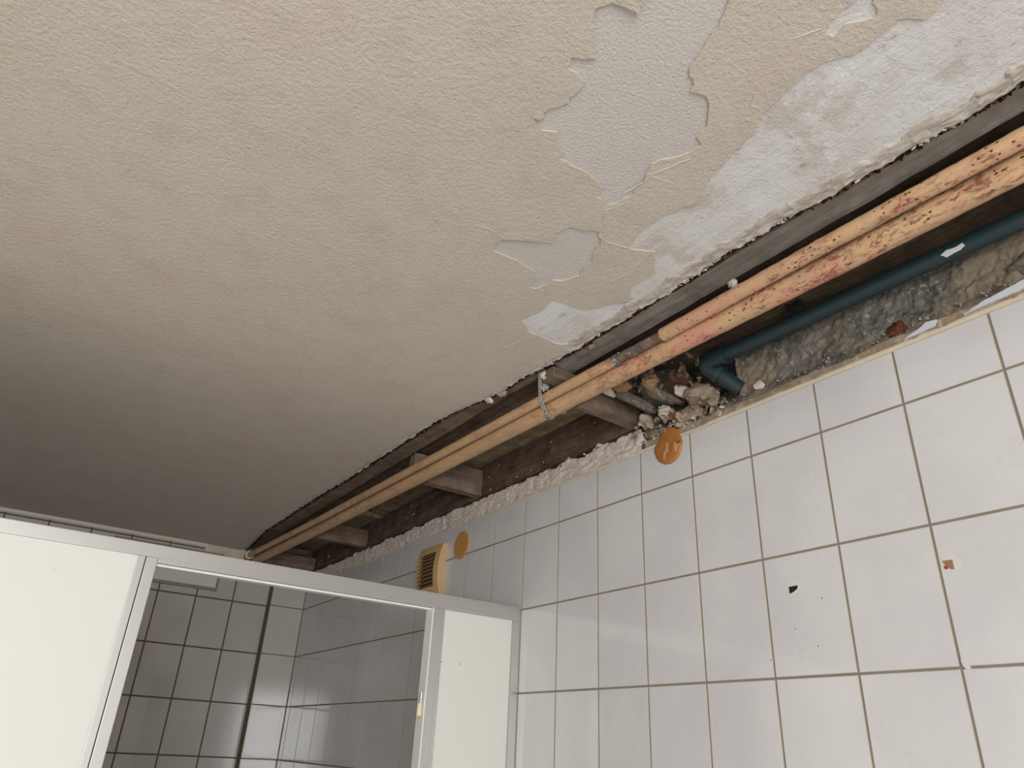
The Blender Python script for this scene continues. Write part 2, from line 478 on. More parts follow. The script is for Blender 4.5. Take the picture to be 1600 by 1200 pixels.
P1 = [(-0.7278, -1.1873), (-0.7378, -1.1713), (-0.7351, -1.1636), (-0.7162, -1.14), (-0.696, -1.1214), (-0.7069, -1.1112), (-0.7202, -1.1058), (-0.7165, -1.0962), (-0.7144, -1.0886), (-0.701, -1.0905), (-0.6925, -1.0874), (-0.6826, -1.0828), (-0.6816, -1.0677), (-0.6841, -1.0547), (-0.6807, -1.0509), (-0.6874, -1.0369), (-0.6954, -1.0257), (-0.695, -1.0169), (-0.6985, -1.0103), (-0.7044, -1.0099), (-0.7072, -1.0051), (-0.6942, -0.9973), (-0.6796, -0.9918), (-0.6707, -0.9971), (-0.6622, -1.0014), (-0.6549, -0.9876), (-0.6443, -0.981), (-0.6314, -0.9729), (-0.6312, -0.9639), (-0.6203, -0.966), (-0.6055, -0.9647), (-0.5816, -0.967), (-0.5637, -0.9627), (-0.5444, -0.9557), (-0.5414, -0.9478), (-0.5404, -0.9365), (-0.53, -0.9374), (-0.5213, -0.9316), (-0.5147, -0.924), (-0.5118, -0.9353), (-0.5061, -0.9433), (-0.5053, -0.958), (-0.4995, -0.9684), (-0.5043, -0.9846), (-0.5047, -1.001), (-0.5152, -1.0174), (-0.5216, -1.033), (-0.5158, -1.0497), (-0.503, -1.0639), (-0.4954, -1.0816), (-0.4935, -1.1006), (-0.5099, -1.1067), (-0.5118, -1.1274), (-0.5264, -1.1418), (-0.5352, -1.1519), (-0.5477, -1.1601), (-0.5597, -1.1574), (-0.5714, -1.1535), (-0.5748, -1.1631), (-0.581, -1.1679), (-0.5903, -1.1703), (-0.5964, -1.1761), (-0.5995, -1.1873), (-0.6026, -1.1972), (-0.6049, -1.2062), (-0.6085, -1.2183), (-0.6112, -1.2246), (-0.6116, -1.2325), (-0.6193, -1.2486), (-0.6267, -1.2623), (-0.643, -1.2867), (-0.7128, -1.2531), (-0.7196, -1.2219), (-0.7002, -1.197)]
P2 = [(-0.595, -0.767), (-0.5717, -0.7829), (-0.5468, -0.7981), (-0.524, -0.8094), (-0.5307, -0.825), (-0.5342, -0.8364), (-0.5323, -0.8439), (-0.5269, -0.8599), (-0.516, -0.8624), (-0.5024, -0.8649), (-0.4955, -0.8723), (-0.4838, -0.8773), (-0.4766, -0.8688), (-0.4679, -0.8633), (-0.4612, -0.8539), (-0.4607, -0.8437), (-0.4532, -0.8259), (-0.4421, -0.8101), (-0.4426, -0.8007), (-0.4429, -0.7925), (-0.4396, -0.7799), (-0.4342, -0.7662), (-0.4409, -0.7479), (-0.4479, -0.7351), (-0.4614, -0.7269), (-0.4621, -0.7091), (-0.4664, -0.6957), (-0.4701, -0.6851), (-0.4833, -0.6859), (-0.4811, -0.6966), (-0.4851, -0.7059), (-0.5003, -0.7277), (-0.5214, -0.7299), (-0.5401, -0.7336), (-0.5662, -0.7335), (-0.5909, -0.7319), (-0.5959, -0.7494)]
P3 = [(-0.304, -0.5687), (-0.3134, -0.5577), (-0.331, -0.555), (-0.3563, -0.5588), (-0.3741, -0.5572), (-0.3961, -0.5583), (-0.4096, -0.572), (-0.4322, -0.5838), (-0.4253, -0.6068), (-0.4177, -0.6356), (-0.4209, -0.6498), (-0.4238, -0.6773), (-0.399, -0.6836), (-0.3703, -0.6856), (-0.3605, -0.6923), (-0.3501, -0.6977), (-0.3397, -0.7116), (-0.3338, -0.7299), (-0.3248, -0.7478), (-0.3112, -0.7586)]
P4 = [(-0.3415, -0.7966), (-0.3381, -0.8238), (-0.3383, -0.8522), (-0.3594, -0.8724), (-0.3772, -0.8937), (-0.3927, -0.886), (-0.407, -0.877), (-0.4189, -0.8762), (-0.4278, -0.8964), (-0.4316, -0.9196), (-0.4333, -0.9513), (-0.4299, -0.9726), (-0.4219, -0.9886), (-0.424, -0.9972), (-0.4163, -1.0067), (-0.4129, -1.0163), (-0.4204, -1.0333), (-0.4338, -1.0517), (-0.4362, -1.0742), (-0.4442, -1.1008), (-0.4496, -1.1265), (-0.4518, -1.1434), (-0.4562, -1.1596), (-0.4648, -1.1747), (-0.4721, -1.1876), (-0.4736, -1.1966), (-0.4749, -1.2045), (-0.4784, -1.2167), (-0.4779, -1.2386), (-0.4809, -1.2481), (-0.4811, -1.2571), (-0.4771, -1.2735), (-0.4681, -1.2901), (-0.4607, -1.3009), (-0.4574, -1.3141), (-0.4582, -1.3312), (-0.4596, -1.3488), (-0.4606, -1.3584), (-0.454, -1.3662), (-0.4451, -1.3698), (-0.4365, -1.3751), (-0.4378, -1.3857), (-0.4403, -1.3933), (-0.4496, -1.4058), (-0.46, -1.6), (-0.49, -3.1)]
P5 = [(-0.5097, -1.3004), (-0.5162, -1.3106), (-0.5183, -1.3208), (-0.5193, -1.3316), (-0.5166, -1.343), (-0.5203, -1.3513), (-0.5078, -1.3605), (-0.5019, -1.3538), (-0.4923, -1.3523), (-0.4848, -1.3484), (-0.4848, -1.3416), (-0.4892, -1.3344), (-0.4973, -1.3265), (-0.5011, -1.3188), (-0.4984, -1.3098), (-0.4984, -1.3016)]
FLAP = [(-0.7276, -1.1865), (-0.7277, -1.194), (-0.7199, -1.2071), (-0.7018, -1.2129), (-0.7011, -1.2031), (-0.6973, -1.1981), (-0.6991, -1.1959), (-0.7153, -1.1917)]
D2 = [(-0.55, 2.2783), (-0.5651, 2.2692), (-0.5755, 2.2579), (-0.5787, 2.2456), (-0.581, 2.2305), (-0.5781, 2.2204), (-0.5715, 2.2071), (-0.5597, 2.1975), (-0.5439, 2.1933), (-0.5284, 2.1961), (-0.5131, 2.2055), (-0.5036, 2.2184), (-0.4985, 2.2335), (-0.5007, 2.2443), (-0.5101, 2.2528), (-0.5183, 2.264), (-0.5295, 2.2776), (-0.5384, 2.2793)]
HOLE1 = [(-0.7977, 1.8985), (-0.8159, 1.8986), (-0.8135, 1.8932), (-0.8056, 1.889), (-0.7979, 1.887)]
CHIP1 = [(-0.8006, 1.9129), (-0.8062, 1.9143), (-0.811, 1.9109), (-0.8162, 1.9034), (-0.8169, 1.898), (-0.8176, 1.8927), (-0.8136, 1.8871), (-0.8049, 1.8847), (-0.7968, 1.8867), (-0.7963, 1.8983), (-0.7986, 1.906)]
HOLE2 = [(-1.0562, 1.8987), (-1.0708, 1.8983), (-1.0705, 1.8903), (-1.0708, 1.8844), (-1.065, 1.8859), (-1.0615, 1.8902), (-1.0586, 1.8937)]
CHIP2 = [(-1.0536, 1.9161), (-1.0598, 1.9165), (-1.0638, 1.9108), (-1.0706, 1.9076), (-1.0795, 1.8977), (-1.0833, 1.8919), (-1.0801, 1.8872), (-1.0717, 1.8826), (-1.0618, 1.8849), (-1.0564, 1.8873), (-1.0557, 1.898)]
CAP_REFL = [(-0.5387, 2.2415), (-0.5431, 2.2424), (-0.5462, 2.2347), (-0.5448, 2.2262), (-0.5459, 2.2214), (-0.5386, 2.2192), (-0.5353, 2.2124), (-0.534, 2.2039), (-0.5276, 2.2057), (-0.529, 2.2153), (-0.5309, 2.2215), (-0.5363, 2.2266), (-0.5388, 2.2325)]
CAP_REFL2 = [(-0.5612, 2.2367), (-0.5747, 2.2292), (-0.5756, 2.2234), (-0.5698, 2.2208), (-0.5685, 2.2124), (-0.5622, 2.2121), (-0.5609, 2.2224)]
XL, YN, YB, YP = -2.4, -3.1, 1.745, 1.70      # left wall, near wall, back wall face, pilaster face
ZA, TH, TW, ZT = 2.15, 0.1971, 0.15, 2.2475   # tile rows, tile height, tile width, top of tiling

# ------------------------------------------------------------------ ceiling
edge_j = jag(EDGE, 0.0045, 0.007, 1.0, 70)
edge_j[0] = (edge_j[0][0], YB + 0.03); edge_j[-1] = (edge_j[-1][0], YN)
out = edge_j + [(XL, YN), (XL, YB + 0.03)]
ceil = sheet('ceiling', out, [], ZC, ZC + 0.016, UNDER)
tag(ceil, 'cream textured ceiling with peeling paint', kind='structure')
# filler coat in the peeled band beside the trench
fill_in = [(-0.335, -0.50), (-0.40, -0.52), (-0.46, -0.575), (-0.445, -0.66), (-0.42, -0.70), (-0.385, -0.72), (-0.37, -0.80), (-0.385, -0.855), (-0.42, -0.855), (-0.452, -0.90), (-0.458, -1.0), (-0.458, -1.05), (-0.475, -1.12), (-0.535, -1.25), (-0.535, -1.39), (-0.5, -1.5), (-0.6, -3.1)]
fe = [p for p in edge_j if p[1] < -0.50]
filler = sheet('filler_coat', fe + [(x, y) for x, y in reversed(fill_in)], [], ZC - 0.0006, ZC + 0.001, FILLER, ceil)
filler['label'] = 'white scraped filler beside the open trench'
# peeling cream paint coat
far_e = [(x - 0.012 + 0.004 * nz((x, y, 3), 30, 2), y) for x, y in edge_j if y > -0.56]
p3 = jag(P3, 0.0012, 0.005, 3.0, 120); p4 = jag(P4, 0.0022, 0.006, 4.0, 90)
p4[-1] = (p4[-1][0], YN)
outline = far_e + p3 + p4 + [(XL, YN), (XL, YB + 0.02)]
outline[0] = (outline[0][0], YB + 0.02)
holes = [jag(P1, 0.0010, 0.005, 5.0, 120, True), jag(P2, 0.0010, 0.005, 6.0, 120, True), jag(P5, 0.0022, 0.004, 7.0, 120, True)]
paint = sheet('peeling_paint', outline, holes, ZC - 0.0029, ZC - 0.0003, PAINT, ceil)
paint['label'] = 'cream textured paint coat with torn edges'
# curled flaps standing proud of the torn edges
def flap(pts, droop, pivot, parent):
    bm = bmesh.new()
    c = [(x, y, ZC - 0.0033 - droop * max(0.0, (Vector((x, y)) - Vector(pivot)).length / 0.03)) for x, y in pts]
    prism(bm, c, (0, 0, 0.0008))
    o = link('paint_flake', bm, PAINT, parent); return o
flap(FLAP, 0.003, (-0.728, -1.187), ceil)
flap([(-0.7044, -1.013), (-0.7072, -1.004), (-0.702, -1.002), (-0.694, -1.006), (-0.692, -1.014), (-0.697, -1.017)], 0.002, (-0.707, -1.004), ceil)
flap([(-0.4435, -0.704), (-0.438, -0.700), (-0.447, -0.690), (-0.455, -0.699), (-0.452, -0.708)], 0.003, (-0.438, -0.700), ceil)
flap([(-0.595, -0.768), (-0.573, -0.784), (-0.549, -0.799), (-0.55, -0.806), (-0.575, -0.797), (-0.60, -0.782)], 0.001, (-0.60, -0.79), ceil)
# hairline cracks in the paint: thin raised ridges
CRACKM = mat_plain('dark_crack', sr(160, 148, 132), 0.8)  # darker paint tone for the long cracks
def crack(pts, w, seed, parent=ceil, mat=None):
    ps = jag(pts, 0.002, 0.008, seed, 60)
    bm = bmesh.new()
    prev = None
    for i, (x, y) in enumerate(ps):
        a = Vector(ps[max(0, i - 1)]); b = Vector(ps[min(len(ps) - 1, i + 1)])
        d = (b - a).normalized(); nrm = Vector((-d.y, d.x)) * w * (0.4 + 0.6 * math.sin(math.pi * i / (len(ps) - 1)))
        cur = [bm.verts.new((x - nrm.x, y - nrm.y, ZC - 0.0028)), bm.verts.new((x, y, ZC - 0.0028 - w * 0.9)), bm.verts.new((x + nrm.x, y + nrm.y, ZC - 0.0028))]
        if prev:
            bm.faces.new((prev[0], prev[1], cur[1], cur[0])); bm.faces.new((prev[1], prev[2], cur[2], cur[1]))
        prev = cur
    return link('hairline_crack', bm, mat or PAINT, parent)
crack([(-0.983, -0.585), (-0.93, -0.58), (-0.867, -0.577), (-0.78, -0.56), (-0.677, -0.547), (-0.573, -0.551), (-0.442, -0.57)], 0.0007, 11, ceil, CRACKM)
crack([(-1.187, -0.765), (-1.13, -0.765), (-1.08, -0.762), (-1.02, -0.755)], 0.0006, 12, ceil, CRACKM)
crack([(-0.40, -0.46), (-0.38, -0.54), (-0.37, -0.57)], 0.0009, 15)
# wrinkled, lifting paint between the peeled patches
for k, (w, L) in enumerate([
    (0.0012, [(-0.5124, -0.9672), (-0.5068, -0.9952), (-0.5054, -1.0225), (-0.4979, -1.044), (-0.4872, -1.0736)]),
    (0.0010, [(-0.4763, -0.9488), (-0.4745, -0.9718), (-0.4795, -0.9958), (-0.482, -1.0141)]),
    (0.0011, [(-0.4981, -0.9002), (-0.5088, -0.9201), (-0.5035, -0.9388), (-0.4937, -0.9606)]),
    (0.0009, [(-0.5157, -1.0178), (-0.4923, -1.0194), (-0.4708, -1.0259)]),
    (0.0012, [(-0.3786, -0.8353), (-0.3758, -0.8557), (-0.3803, -0.8789)]),
    (0.0012, [(-0.3793, -0.7871), (-0.3747, -0.8149), (-0.3719, -0.8359)]),
    (0.0010, [(-0.5031, -1.1954), (-0.495, -1.1828), (-0.4794, -1.1881)]),
    (0.0011, [(-0.5324, -1.2752), (-0.5253, -1.2887), (-0.5178, -1.3023)]),
    (0.0011, [(-0.478, -0.8704), (-0.4577, -0.8656), (-0.442, -0.8695), (-0.4165, -0.8766)]),
    (0.0007, [(-0.7148, -0.7986), (-0.7014, -0.7871), (-0.707, -0.7791), (-0.6758, -0.7787)]),
    (0.0009, [(-0.6485, -0.7727), (-0.6265, -0.7778), (-0.5969, -0.7702)])]): crack(L, w, 20 + k)
# ragged plaster lip along the trench
def lip(name, y0, y1, wfun, zoff, mat, seed, ny, nx=8, ridge=0.004):
    bm = bmesh.new()
    es = [p for p in edge_j]
    def ex(y):
        for (xa, ya), (xb, yb) in zip(es[:-1], es[1:]):
            if (ya - y) * (yb - y) <= 0 and ya != yb: return xa + (xb - xa) * (y - ya) / (yb - ya)
        return es[-1][0]
    rows = []
    for i in range(ny + 1):
        y = y0 + (y1 - y0) * i / ny
        e = ex(y) + 0.0015 * nz((0, y, seed), 150, 2)
        w = wfun(y) * (1 + 0.35 * nz((1, y, seed), 22, 3))
        row = []
        for j in range(nx + 1):
            t = j / nx
            x = e - w * (1 - t)
            z = ZC - zoff * math.sin(min(1.0, t * 3) * math.pi / 2) - ridge * max(-0.2, nz((x * 2, y, seed), 45, 4)) * (0.2 + t) - 0.0003
            if j == 0: z = ZC + 0.001
            row.append(bm.verts.new((x, y, z)))
        row.append(bm.verts.new((e + 0.001, y, ZC + 0.014)))
        rows.append(row)
    for a, b in zip(rows[:-1], rows[1:]):
        for j in range(len(a) - 1): bm.faces.new((a[j], a[j + 1], b[j + 1], b[j]))
    return link(name, bm, mat, ceil)
l1 = lip('plaster_lip', -3.05, -0.43, lambda y: 0.030, 0.0022, LIP, 2.0, 520)
l2 = lip('plaster_lip', -0.43, 1.68, lambda y: 0.014, 0.0016, LIP, 5.0, 420, 5, 0.003)

# crumbs and torn bits along the broken edges
def crumbs(name, n, fn, mat, seed, lo, hi, label, parent):
    rnd = random.Random(seed)
    bm = bmesh.new()
    for i in range(n):
        c = fn(rnd)
        s = lo + (hi - lo) * rnd.random() ** 2
        chunk_bm(bm, c, (s * (0.6 + rnd.random()), s * (0.8 + 1.2 * rnd.random()), s * 0.6), rnd.random() * 50, (rnd.random() * 3, rnd.random() * 3, rnd.random() * 3), 0.5, 1)
    o = link(name, bm, mat, parent)
    o['kind'] = 'stuff'
    if label: o['label'] = label
    return o
def edge_at(y):
    for (xa, ya), (xb, yb) in zip(EDGE[:-1], EDGE[1:]):
        if (ya - y) * (yb - y) <= 0: return xa + (xb - xa) * (y - ya) / (yb - ya)
    return EDGE[-1][0]
CL = [-0.50, -0.56, -0.60, -0.66, -0.72, -0.77, -0.95, -1.0, -1.12, -1.15, -1.19, -1.21, -1.35]
def rusty(r):
    y = r.choice(CL) + r.gauss(0, 0.018) if r.random() < 0.7 else r.uniform(-1.5, -0.42)
    h = r.uniform(-0.001, 0.007); return (edge_at(y) + 0.003 + 1.2 * max(0, h) + r.gauss(0, 0.0015), y, ZC + h)
crumbs('rusty_crumbs', 520, rusty, RUSTC, 3, 0.0008, 0.0030, 'rust-brown crumbs clinging to the broken ceiling edge', ceil)
CW = [-1.04, -1.06, -0.86, -0.9, -0.93, -0.80, -0.82, -0.44, -0.48, -1.28, -1.3]
def whites(r):
    y = r.choice(CW) + r.gauss(0, 0.015) if r.random() < 0.75 else r.uniform(-1.5, -0.42)
    h = r.uniform(-0.001, 0.005); return (edge_at(y) + 0.002 + 1.2 * max(0, h) + r.gauss(0, 0.0015), y, ZC + h)
crumbs('plaster_crumbs', 200, whites, PLAST, 4, 0.0010, 0.0038, 'white plaster crumbs clinging to the broken ceiling edge', ceil)
def darks(r):
    y = r.uniform(-0.42, 1.66)
    h = r.uniform(0.0, 0.008); return (edge_at(y) + 0.006 + 1.2 * h + r.gauss(0, 0.0025), y, ZC + h)
crumbs('grey_crumbs', 260, darks, STONE, 5, 0.0010, 0.0035, 'grey crumbs along the far half of the broken ceiling edge', ceil)

GAP_SHADE = mat_stone('gap_shade_black', sr(34, 28, 24), sr(52, 42, 34), sr(80, 58, 44), 60, 0.002)  # black crumbs paint the shade in the gap behind the ceiling edge
def gap_shade(r):
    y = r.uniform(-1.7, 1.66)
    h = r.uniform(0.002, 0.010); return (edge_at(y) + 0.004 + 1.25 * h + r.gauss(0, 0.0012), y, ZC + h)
crumbs('gap_shade_crumbs', 1500, gap_shade, GAP_SHADE, 6, 0.0016, 0.0042, 'black crumbs standing in for the shade in the gap behind the broken ceiling edge', ceil)

# ------------------------------------------------------------------ tiled walls
def tile_quad(bm, mk, u0, u1, v0, v1, j=0.0019, d=0.0016, b=0.0011):
    """one tile: glazed face proud of the grout by d, cream sides"""
    o = [(u0 + j, v0 + j), (u1 - j, v0 + j), (u1 - j, v1 - j), (u0 + j, v1 - j)]
    i = [(u0 + j + b, v0 + j + b), (u1 - j - b, v0 + j + b), (u1 - j - b, v1 - j - b), (u0 + j + b, v1 - j - b)]
    A = [bm.verts.new(mk(u, v, d)) for u, v in o]
    B = [bm.verts.new(mk(u, v, 0.0003)) for u, v in o]
    T = [bm.verts.new(mk(u, v, 0.0)) for u, v in i]
    f = bm.faces.new(T); f.material_index = 0
    for k in range(4):
        f = bm.faces.new((B[k], B[(k + 1) % 4], T[(k + 1) % 4], T[k])); f.material_index = 1
        f = bm.faces.new((A[k], A[(k + 1) % 4], B[(k + 1) % 4], B[k])); f.material_index = 1

def rows_down(top):
    r = [top]
    z = ZA if top > ZA + 0.01 else ZA
    if top > ZA + TH + 0.01: r.append(ZA + TH)
    while z > 0.05: r.append(z); z -= TH
    r.append(0.0)
    return r

bm = bmesh.new()
ycols = [YP] + [-i * TW for i in range(-11, 21)]; ycols[-1] = YN
mkR = lambda u, v, d: (d, u, v)
rr = rows_down(ZT)
for a, b in zip(ycols[:-1], ycols[1:]):
    for t, s in zip(rr[:-1], rr[1:]):
        tile_quad(bm, mkR, b, a, s, t)
box(bm, 0.0014, 0.12, YN, YP, 0.0, ZT - 0.001, mi=2)
wall_r = link('wall_right', bm, [TILE, TEDGE, GROUT])
tag(wall_r, 'pale glazed tiled wall on the right under the open trench', kind='structure')
bm = bmesh.new()
rows = []
for i in range(560):
    y = YN + (YP - 0.002 - YN) * i / 559
    w = 0.0085 + 0.0012 * nz((y, 1, 1), 25, 3) - (0.003 if y > -0.65 else 0)
    rows.append([bm.verts.new(q) for q in ((0.004, y, ZT - 0.0012), (-0.0022, y, ZT - 0.0006), (-0.0026, y, ZT + w * 0.55), (-0.0012, y, ZT + w), (0.006, y, ZT + w + 0.0005))])
for a, b in zip(rows[:-1], rows[1:]):
    for k in range(4): bm.faces.new((a[k], a[k + 1], b[k + 1], b[k]))
gc = link('grout_cap', bm, mat_grout('cream_cap_grout', sr(210, 197, 177)), wall_r, True)
gc['label'] = 'cream grout line along the top of the tiles'
def wall_patch(name, pts, x, dx, mat, label=None):
    bm = bmesh.new(); prism(bm, [(x, y, z) for y, z in pts], (dx, 0, 0))
    o = link(name, bm, mat, wall_r)
    if label: o['label'] = label
    return o
CHIPM = mat_grout('chipped_glaze', sr(213, 211, 206))
wall_patch('glaze_chip', CHIP1, -0.0004, 0.0006, CHIPM)
wall_patch('drill_hole', HOLE1, -0.0007, 0.0005, mat_plain('dark_hole', sr(16, 20, 34), 0.6), 'dark broken drill hole')
wall_patch('glaze_chip', CHIP2, -0.0004, 0.0006, CHIPM)
wall_patch('drill_hole', HOLE2, -0.0007, 0.0005, mat_plain('brown_clay', sr(150, 118, 84), 0.8), 'brown chipped drill hole')
wall_patch('drill_hole', [(-1.0585, 1.892), (-1.062, 1.890), (-1.063, 1.887), (-1.059, 1.886), (-1.057, 1.889)], -0.0010, 0.0005, mat_plain('red_plug', sr(150, 60, 62), 0.6), 'red plug remnant')
wall_patch('glaze_chip', [(-1.052, 1.766), (-1.055, 1.768), (-1.060, 1.760), (-1.064, 1.7545), (-1.058, 1.7525), (-1.054, 1.757)], -0.0010, 0.0012, CHIPM, 'dab of white filler')
for (y, z) in ((-0.857, 1.872), (-0.838, 1.80), (-0.745, 1.785), (-0.80, 1.83)):
    bm = bmesh.new(); tube(bm, [(-0.0006, y, z), (0.0002, y, z)], 0.0009, 8)
    link('pinhole', bm, DARK, wall_r)

# back wall
bm = bmesh.new()
mkB = lambda u, v, d: (u, YB + d, v)
xs = [XL, -2.2402, -2.0908, -1.9414, -1.792, -1.6426, -1.4932, -1.3438, -1.1944, -1.045, -0.8956, -0.7462, -0.5968, -0.4474, -0.298, -0.1486]
rb = rows_down(2.362)
for a, b in zip(xs[:-1], xs[1:]):
    for t, s in zip(rb[:-1], rb[1:]):
        if a > -0.46 and t > ZA + 0.01:
            if t > ZA + TH + 0.005: continue
            t = 2.30
        tile_quad(bm, mkB, a, b, s, t)
box(bm, XL, 0.12, YB + 0.0013, YB + 0.12, 0.0, 2.5, mi=2)
wall_b = link('wall_back', bm, [TILEB, GROUTB, GROUTB])
tag(wall_b, 'tiled back wall seen through the doorway and above the partition', kind='structure')
bm = bmesh.new()
mkP = lambda u, v, d: (u, YP + d, v)
for t, s in zip(rr[1:-1], rr[2:]): tile_quad(bm, mkP, -0.1486, -0.0005, s, t)
tile_quad(bm, mkP, -0.1486, -0.0005, ZA, 2.30)
box(bm, -0.1476, 0.05, YP + 0.0013, YB + 0.004, 0.0, 2.31, mi=2)
pil = link('pilaster', bm, [TILEB, TEDGE, mat_grout('brown_pilaster_side', sr(128, 116, 98))], wall_b)
bm = bmesh.new()
N = 40
g = [[bm.verts.new((-0.447 + 0.16 * i / N, YB - 0.003 - 0.003 * nz((i * .1, j * .1, 3), 1.5, 3), 2.302 + 0.068 * j / 20)) for j in range(21)] for i in range(N + 1)]
for i in range(N):
    for j in range(20): bm.faces.new((g[i][j], g[i + 1][j], g[i + 1][j + 1], g[i][j + 1]))
pp = link('plaster_patch', bm, mat_stone('cream_wall_plaster', sr(206, 196, 178), sr(220, 211, 195), sr(226, 218, 204), 12, 0.002), wall_b, True)
pp['label'] = 'rough cream plaster patch at the end of the trench'
bm = bmesh.new()
box(bm, XL, -0.447, YB - 0.007, YB + 0.004, 2.3535, 2.3695, 0.002)
box(bm, -0.457, -0.447, YB - 0.007, YB + 0.004, 2.300, 2.354, 0.002)
tr = link('trim_1', bm, mat_plain('cream_painted_trim', sr(222, 214, 200), 0.6)); tag(tr, 'thin cream trim under the ceiling on the back wall', kind='structure')
ap = empty('access_panel', (-0.50, YB, 2.19))
tag(ap, 'flat pale panel with grey rim high on the back wall seen through the doorway', 'panel')
bm = bmesh.new(); box(bm, -0.81, -0.372, YB - 0.012, YB, 2.178, 2.335, 0.005); link('rim', bm, GREYP, ap)
bm = bmesh.new(); box(bm, -0.80, -0.382, YB - 0.016, YB - 0.011, 2.190, 2.325, 0.002); link('cover', bm, PANEL, ap)

# other walls, floor
bm = bmesh.new(); box(bm, XL - 0.1, XL, YN, YB + 0.12, 0, 2.5); tag(link('wall_left', bm, WALLP), 'off-white left wall', kind='structure')
bm = bmesh.new(); box(bm, XL - 0.1, 0.12, YN - 0.1, YB + 0.12, -0.1, 0); tag(link('floor', bm, FLOORM), 'grey tiled floor', kind='structure')
bm = bmesh.new()
box(bm, XL - 0.1, WX0, YN - 0.15, YN, 0, 2.5); box(bm, WX1, 0.12, YN - 0.15, YN, 0, 2.5)
box(bm, WX0, WX1, YN - 0.15, YN, 0, WZ0); box(bm, WX0, WX1, YN - 0.15, YN, WZ1, 2.5)
tag(link('wall_front', bm, WALLP), 'wall with the window behind the camera', kind='structure')
bm = bmesh.new()
for x0, x1, z0, z1 in ((WX0, WX0 + .05, WZ0, WZ1), (WX1 - .05, WX1, WZ0, WZ1), (WX0, WX1, WZ0, WZ0 + .05), (WX0, WX1, WZ1 - .05, WZ1)):
    box(bm, x0, x1, YN - 0.10, YN - 0.05, z0, z1, 0.003)
tag(link('window_1', bm, SEAL), 'white window frame behind the camera', kind='structure')

# ------------------------------------------------------------------ inside the trench
def board(name, x0, x1, y0, y1, z0, z1, mat, step=0.012, amp=0.0015, seed=0, parent=None, ends=None, label=None, cat=None, group=None):
    bm = bmesh.new()
    nx = max(1, int((x1 - x0) / step)); ny = max(1, int((y1 - y0) / step)); nzz = max(1, int((z1 - z0) / step))
    cache = {}
    def V(i, j, k):
        if (i, j, k) not in cache:
            p = Vector((x0 + (x1 - x0) * i / nx, y0 + (y1 - y0) * j / ny, z0 + (z1 - z0) * k / nzz))
            if ends: p.y += ends(p, j / ny)
            q = p + Vector((seed, 0, seed))
            p += Vector((nz(q, 18, 4), nz(q + Vector((5, 5, 5)), 18, 4), nz(q + Vector((9, 1, 5)), 18, 4))) * amp
            cache[(i, j, k)] = bm.verts.new(p)
        return cache[(i, j, k)]
    for i in range(nx):
        for j in range(ny):
            for k in (0, nzz): bm.faces.new((V(i, j, k), V(i + 1, j, k), V(i + 1, j + 1, k), V(i, j + 1, k)))
    for i in range(nx):
        for k in range(nzz):
            for j in (0, ny): bm.faces.new((V(i, j, k), V(i + 1, j, k), V(i + 1, j, k + 1), V(i, j, k + 1)))
    for j in range(ny):
        for k in range(nzz):
            for i in (0, nx): bm.faces.new((V(i, j, k), V(i, j + 1, k), V(i, j + 1, k + 1), V(i, j, k + 1)))
    bmesh.ops.bevel(bm, geom=[e for e in bm.edges if len(e.link_faces) == 2 and e.calc_face_angle(0) > 1.2], offset=0.001, segments=1, affect='EDGES')
    o = link(name, bm, mat, parent)
    if label: tag(o, label, cat, group)
    return o
board('ceiling_batten', -0.258, -0.205, -3.08, -0.468, 2.379, 2.44, W_GREY, 0.012, 0.0012, 1,
      ends=lambda p, t: (-(p.x + 0.268) * -0.25 if t > 0.99 else 0), label='long weathered grey batten running beside the pipes in the near half of the trench', cat='timber batten')
board('ceiling_batten', -0.300, -0.250, -0.405, 1.70, 2.380, 2.40, W_BROWN, 0.012, 0.002, 2,
      label='rough brown batten along the ceiling edge in the far half of the trench', cat='timber batten')
board('joist', -0.256, -0.150, -0.405, 1.70, 2.402, 2.47, W_DARK, 0.014, 0.0015, 3,
      label='dark recessed joist above the pipes in the far half of the trench', cat='timber joist')
wall_plate = board('wall_plate', 0.0005, 0.06, -0.455, 1.70, 2.312, 2.407, W_DARK, 0.012, 0.002, 4,
      label='dark damp timber lying on the wall above the white plaster band', cat='timber wall plate')
board('upper_plank', -0.060, 0.05, -0.40, 0.30, 2.415, 2.435, W_OLIVE, 0.014, 0.002, 5,
      label='olive-brown plank above the wall plate, between the large noggin and the middle one', cat='plank')
board('upper_plank', -0.050, 0.05, 0.27, 0.96, 2.418, 2.438, W_OLIVE, 0.014, 0.003, 6,
      label='olive-brown plank above the wall plate, beyond the middle noggin', cat='plank')
board('upper_plank', -0.085, 0.05, 1.00, 1.68, 2.412, 2.432, W_OLIVE, 0.014, 0.002, 7,
      label='olive-brown plank above the wall plate at the far end of the trench', cat='plank')
board('wall_beam', -0.066, 0.004, -3.08, -0.60, 2.386, 2.45, mat_wood('blackened_timber', sr(64, 54, 44), sr(104, 88, 70), 'y', sr(40, 34, 28)), 0.012, 0.003, 8,
      label='blackened timber above the dark drain pipe in the near half of the trench', cat='timber beam')
bm = bmesh.new(); box(bm, -0.60, 0.12, YN, YB + 0.1, 2.50, 2.53)
o = link('floor_deck', bm, W_DARK); tag(o, 'dark boards of the floor above closing the trench', kind='structure')
bm = bmesh.new(); box(bm, 0.06, 0.12, YN, YB, 2.24, 2.52)
tag(link('wall_core', bm, MASON), 'rubble core of the right wall above the tiles', kind='structure')

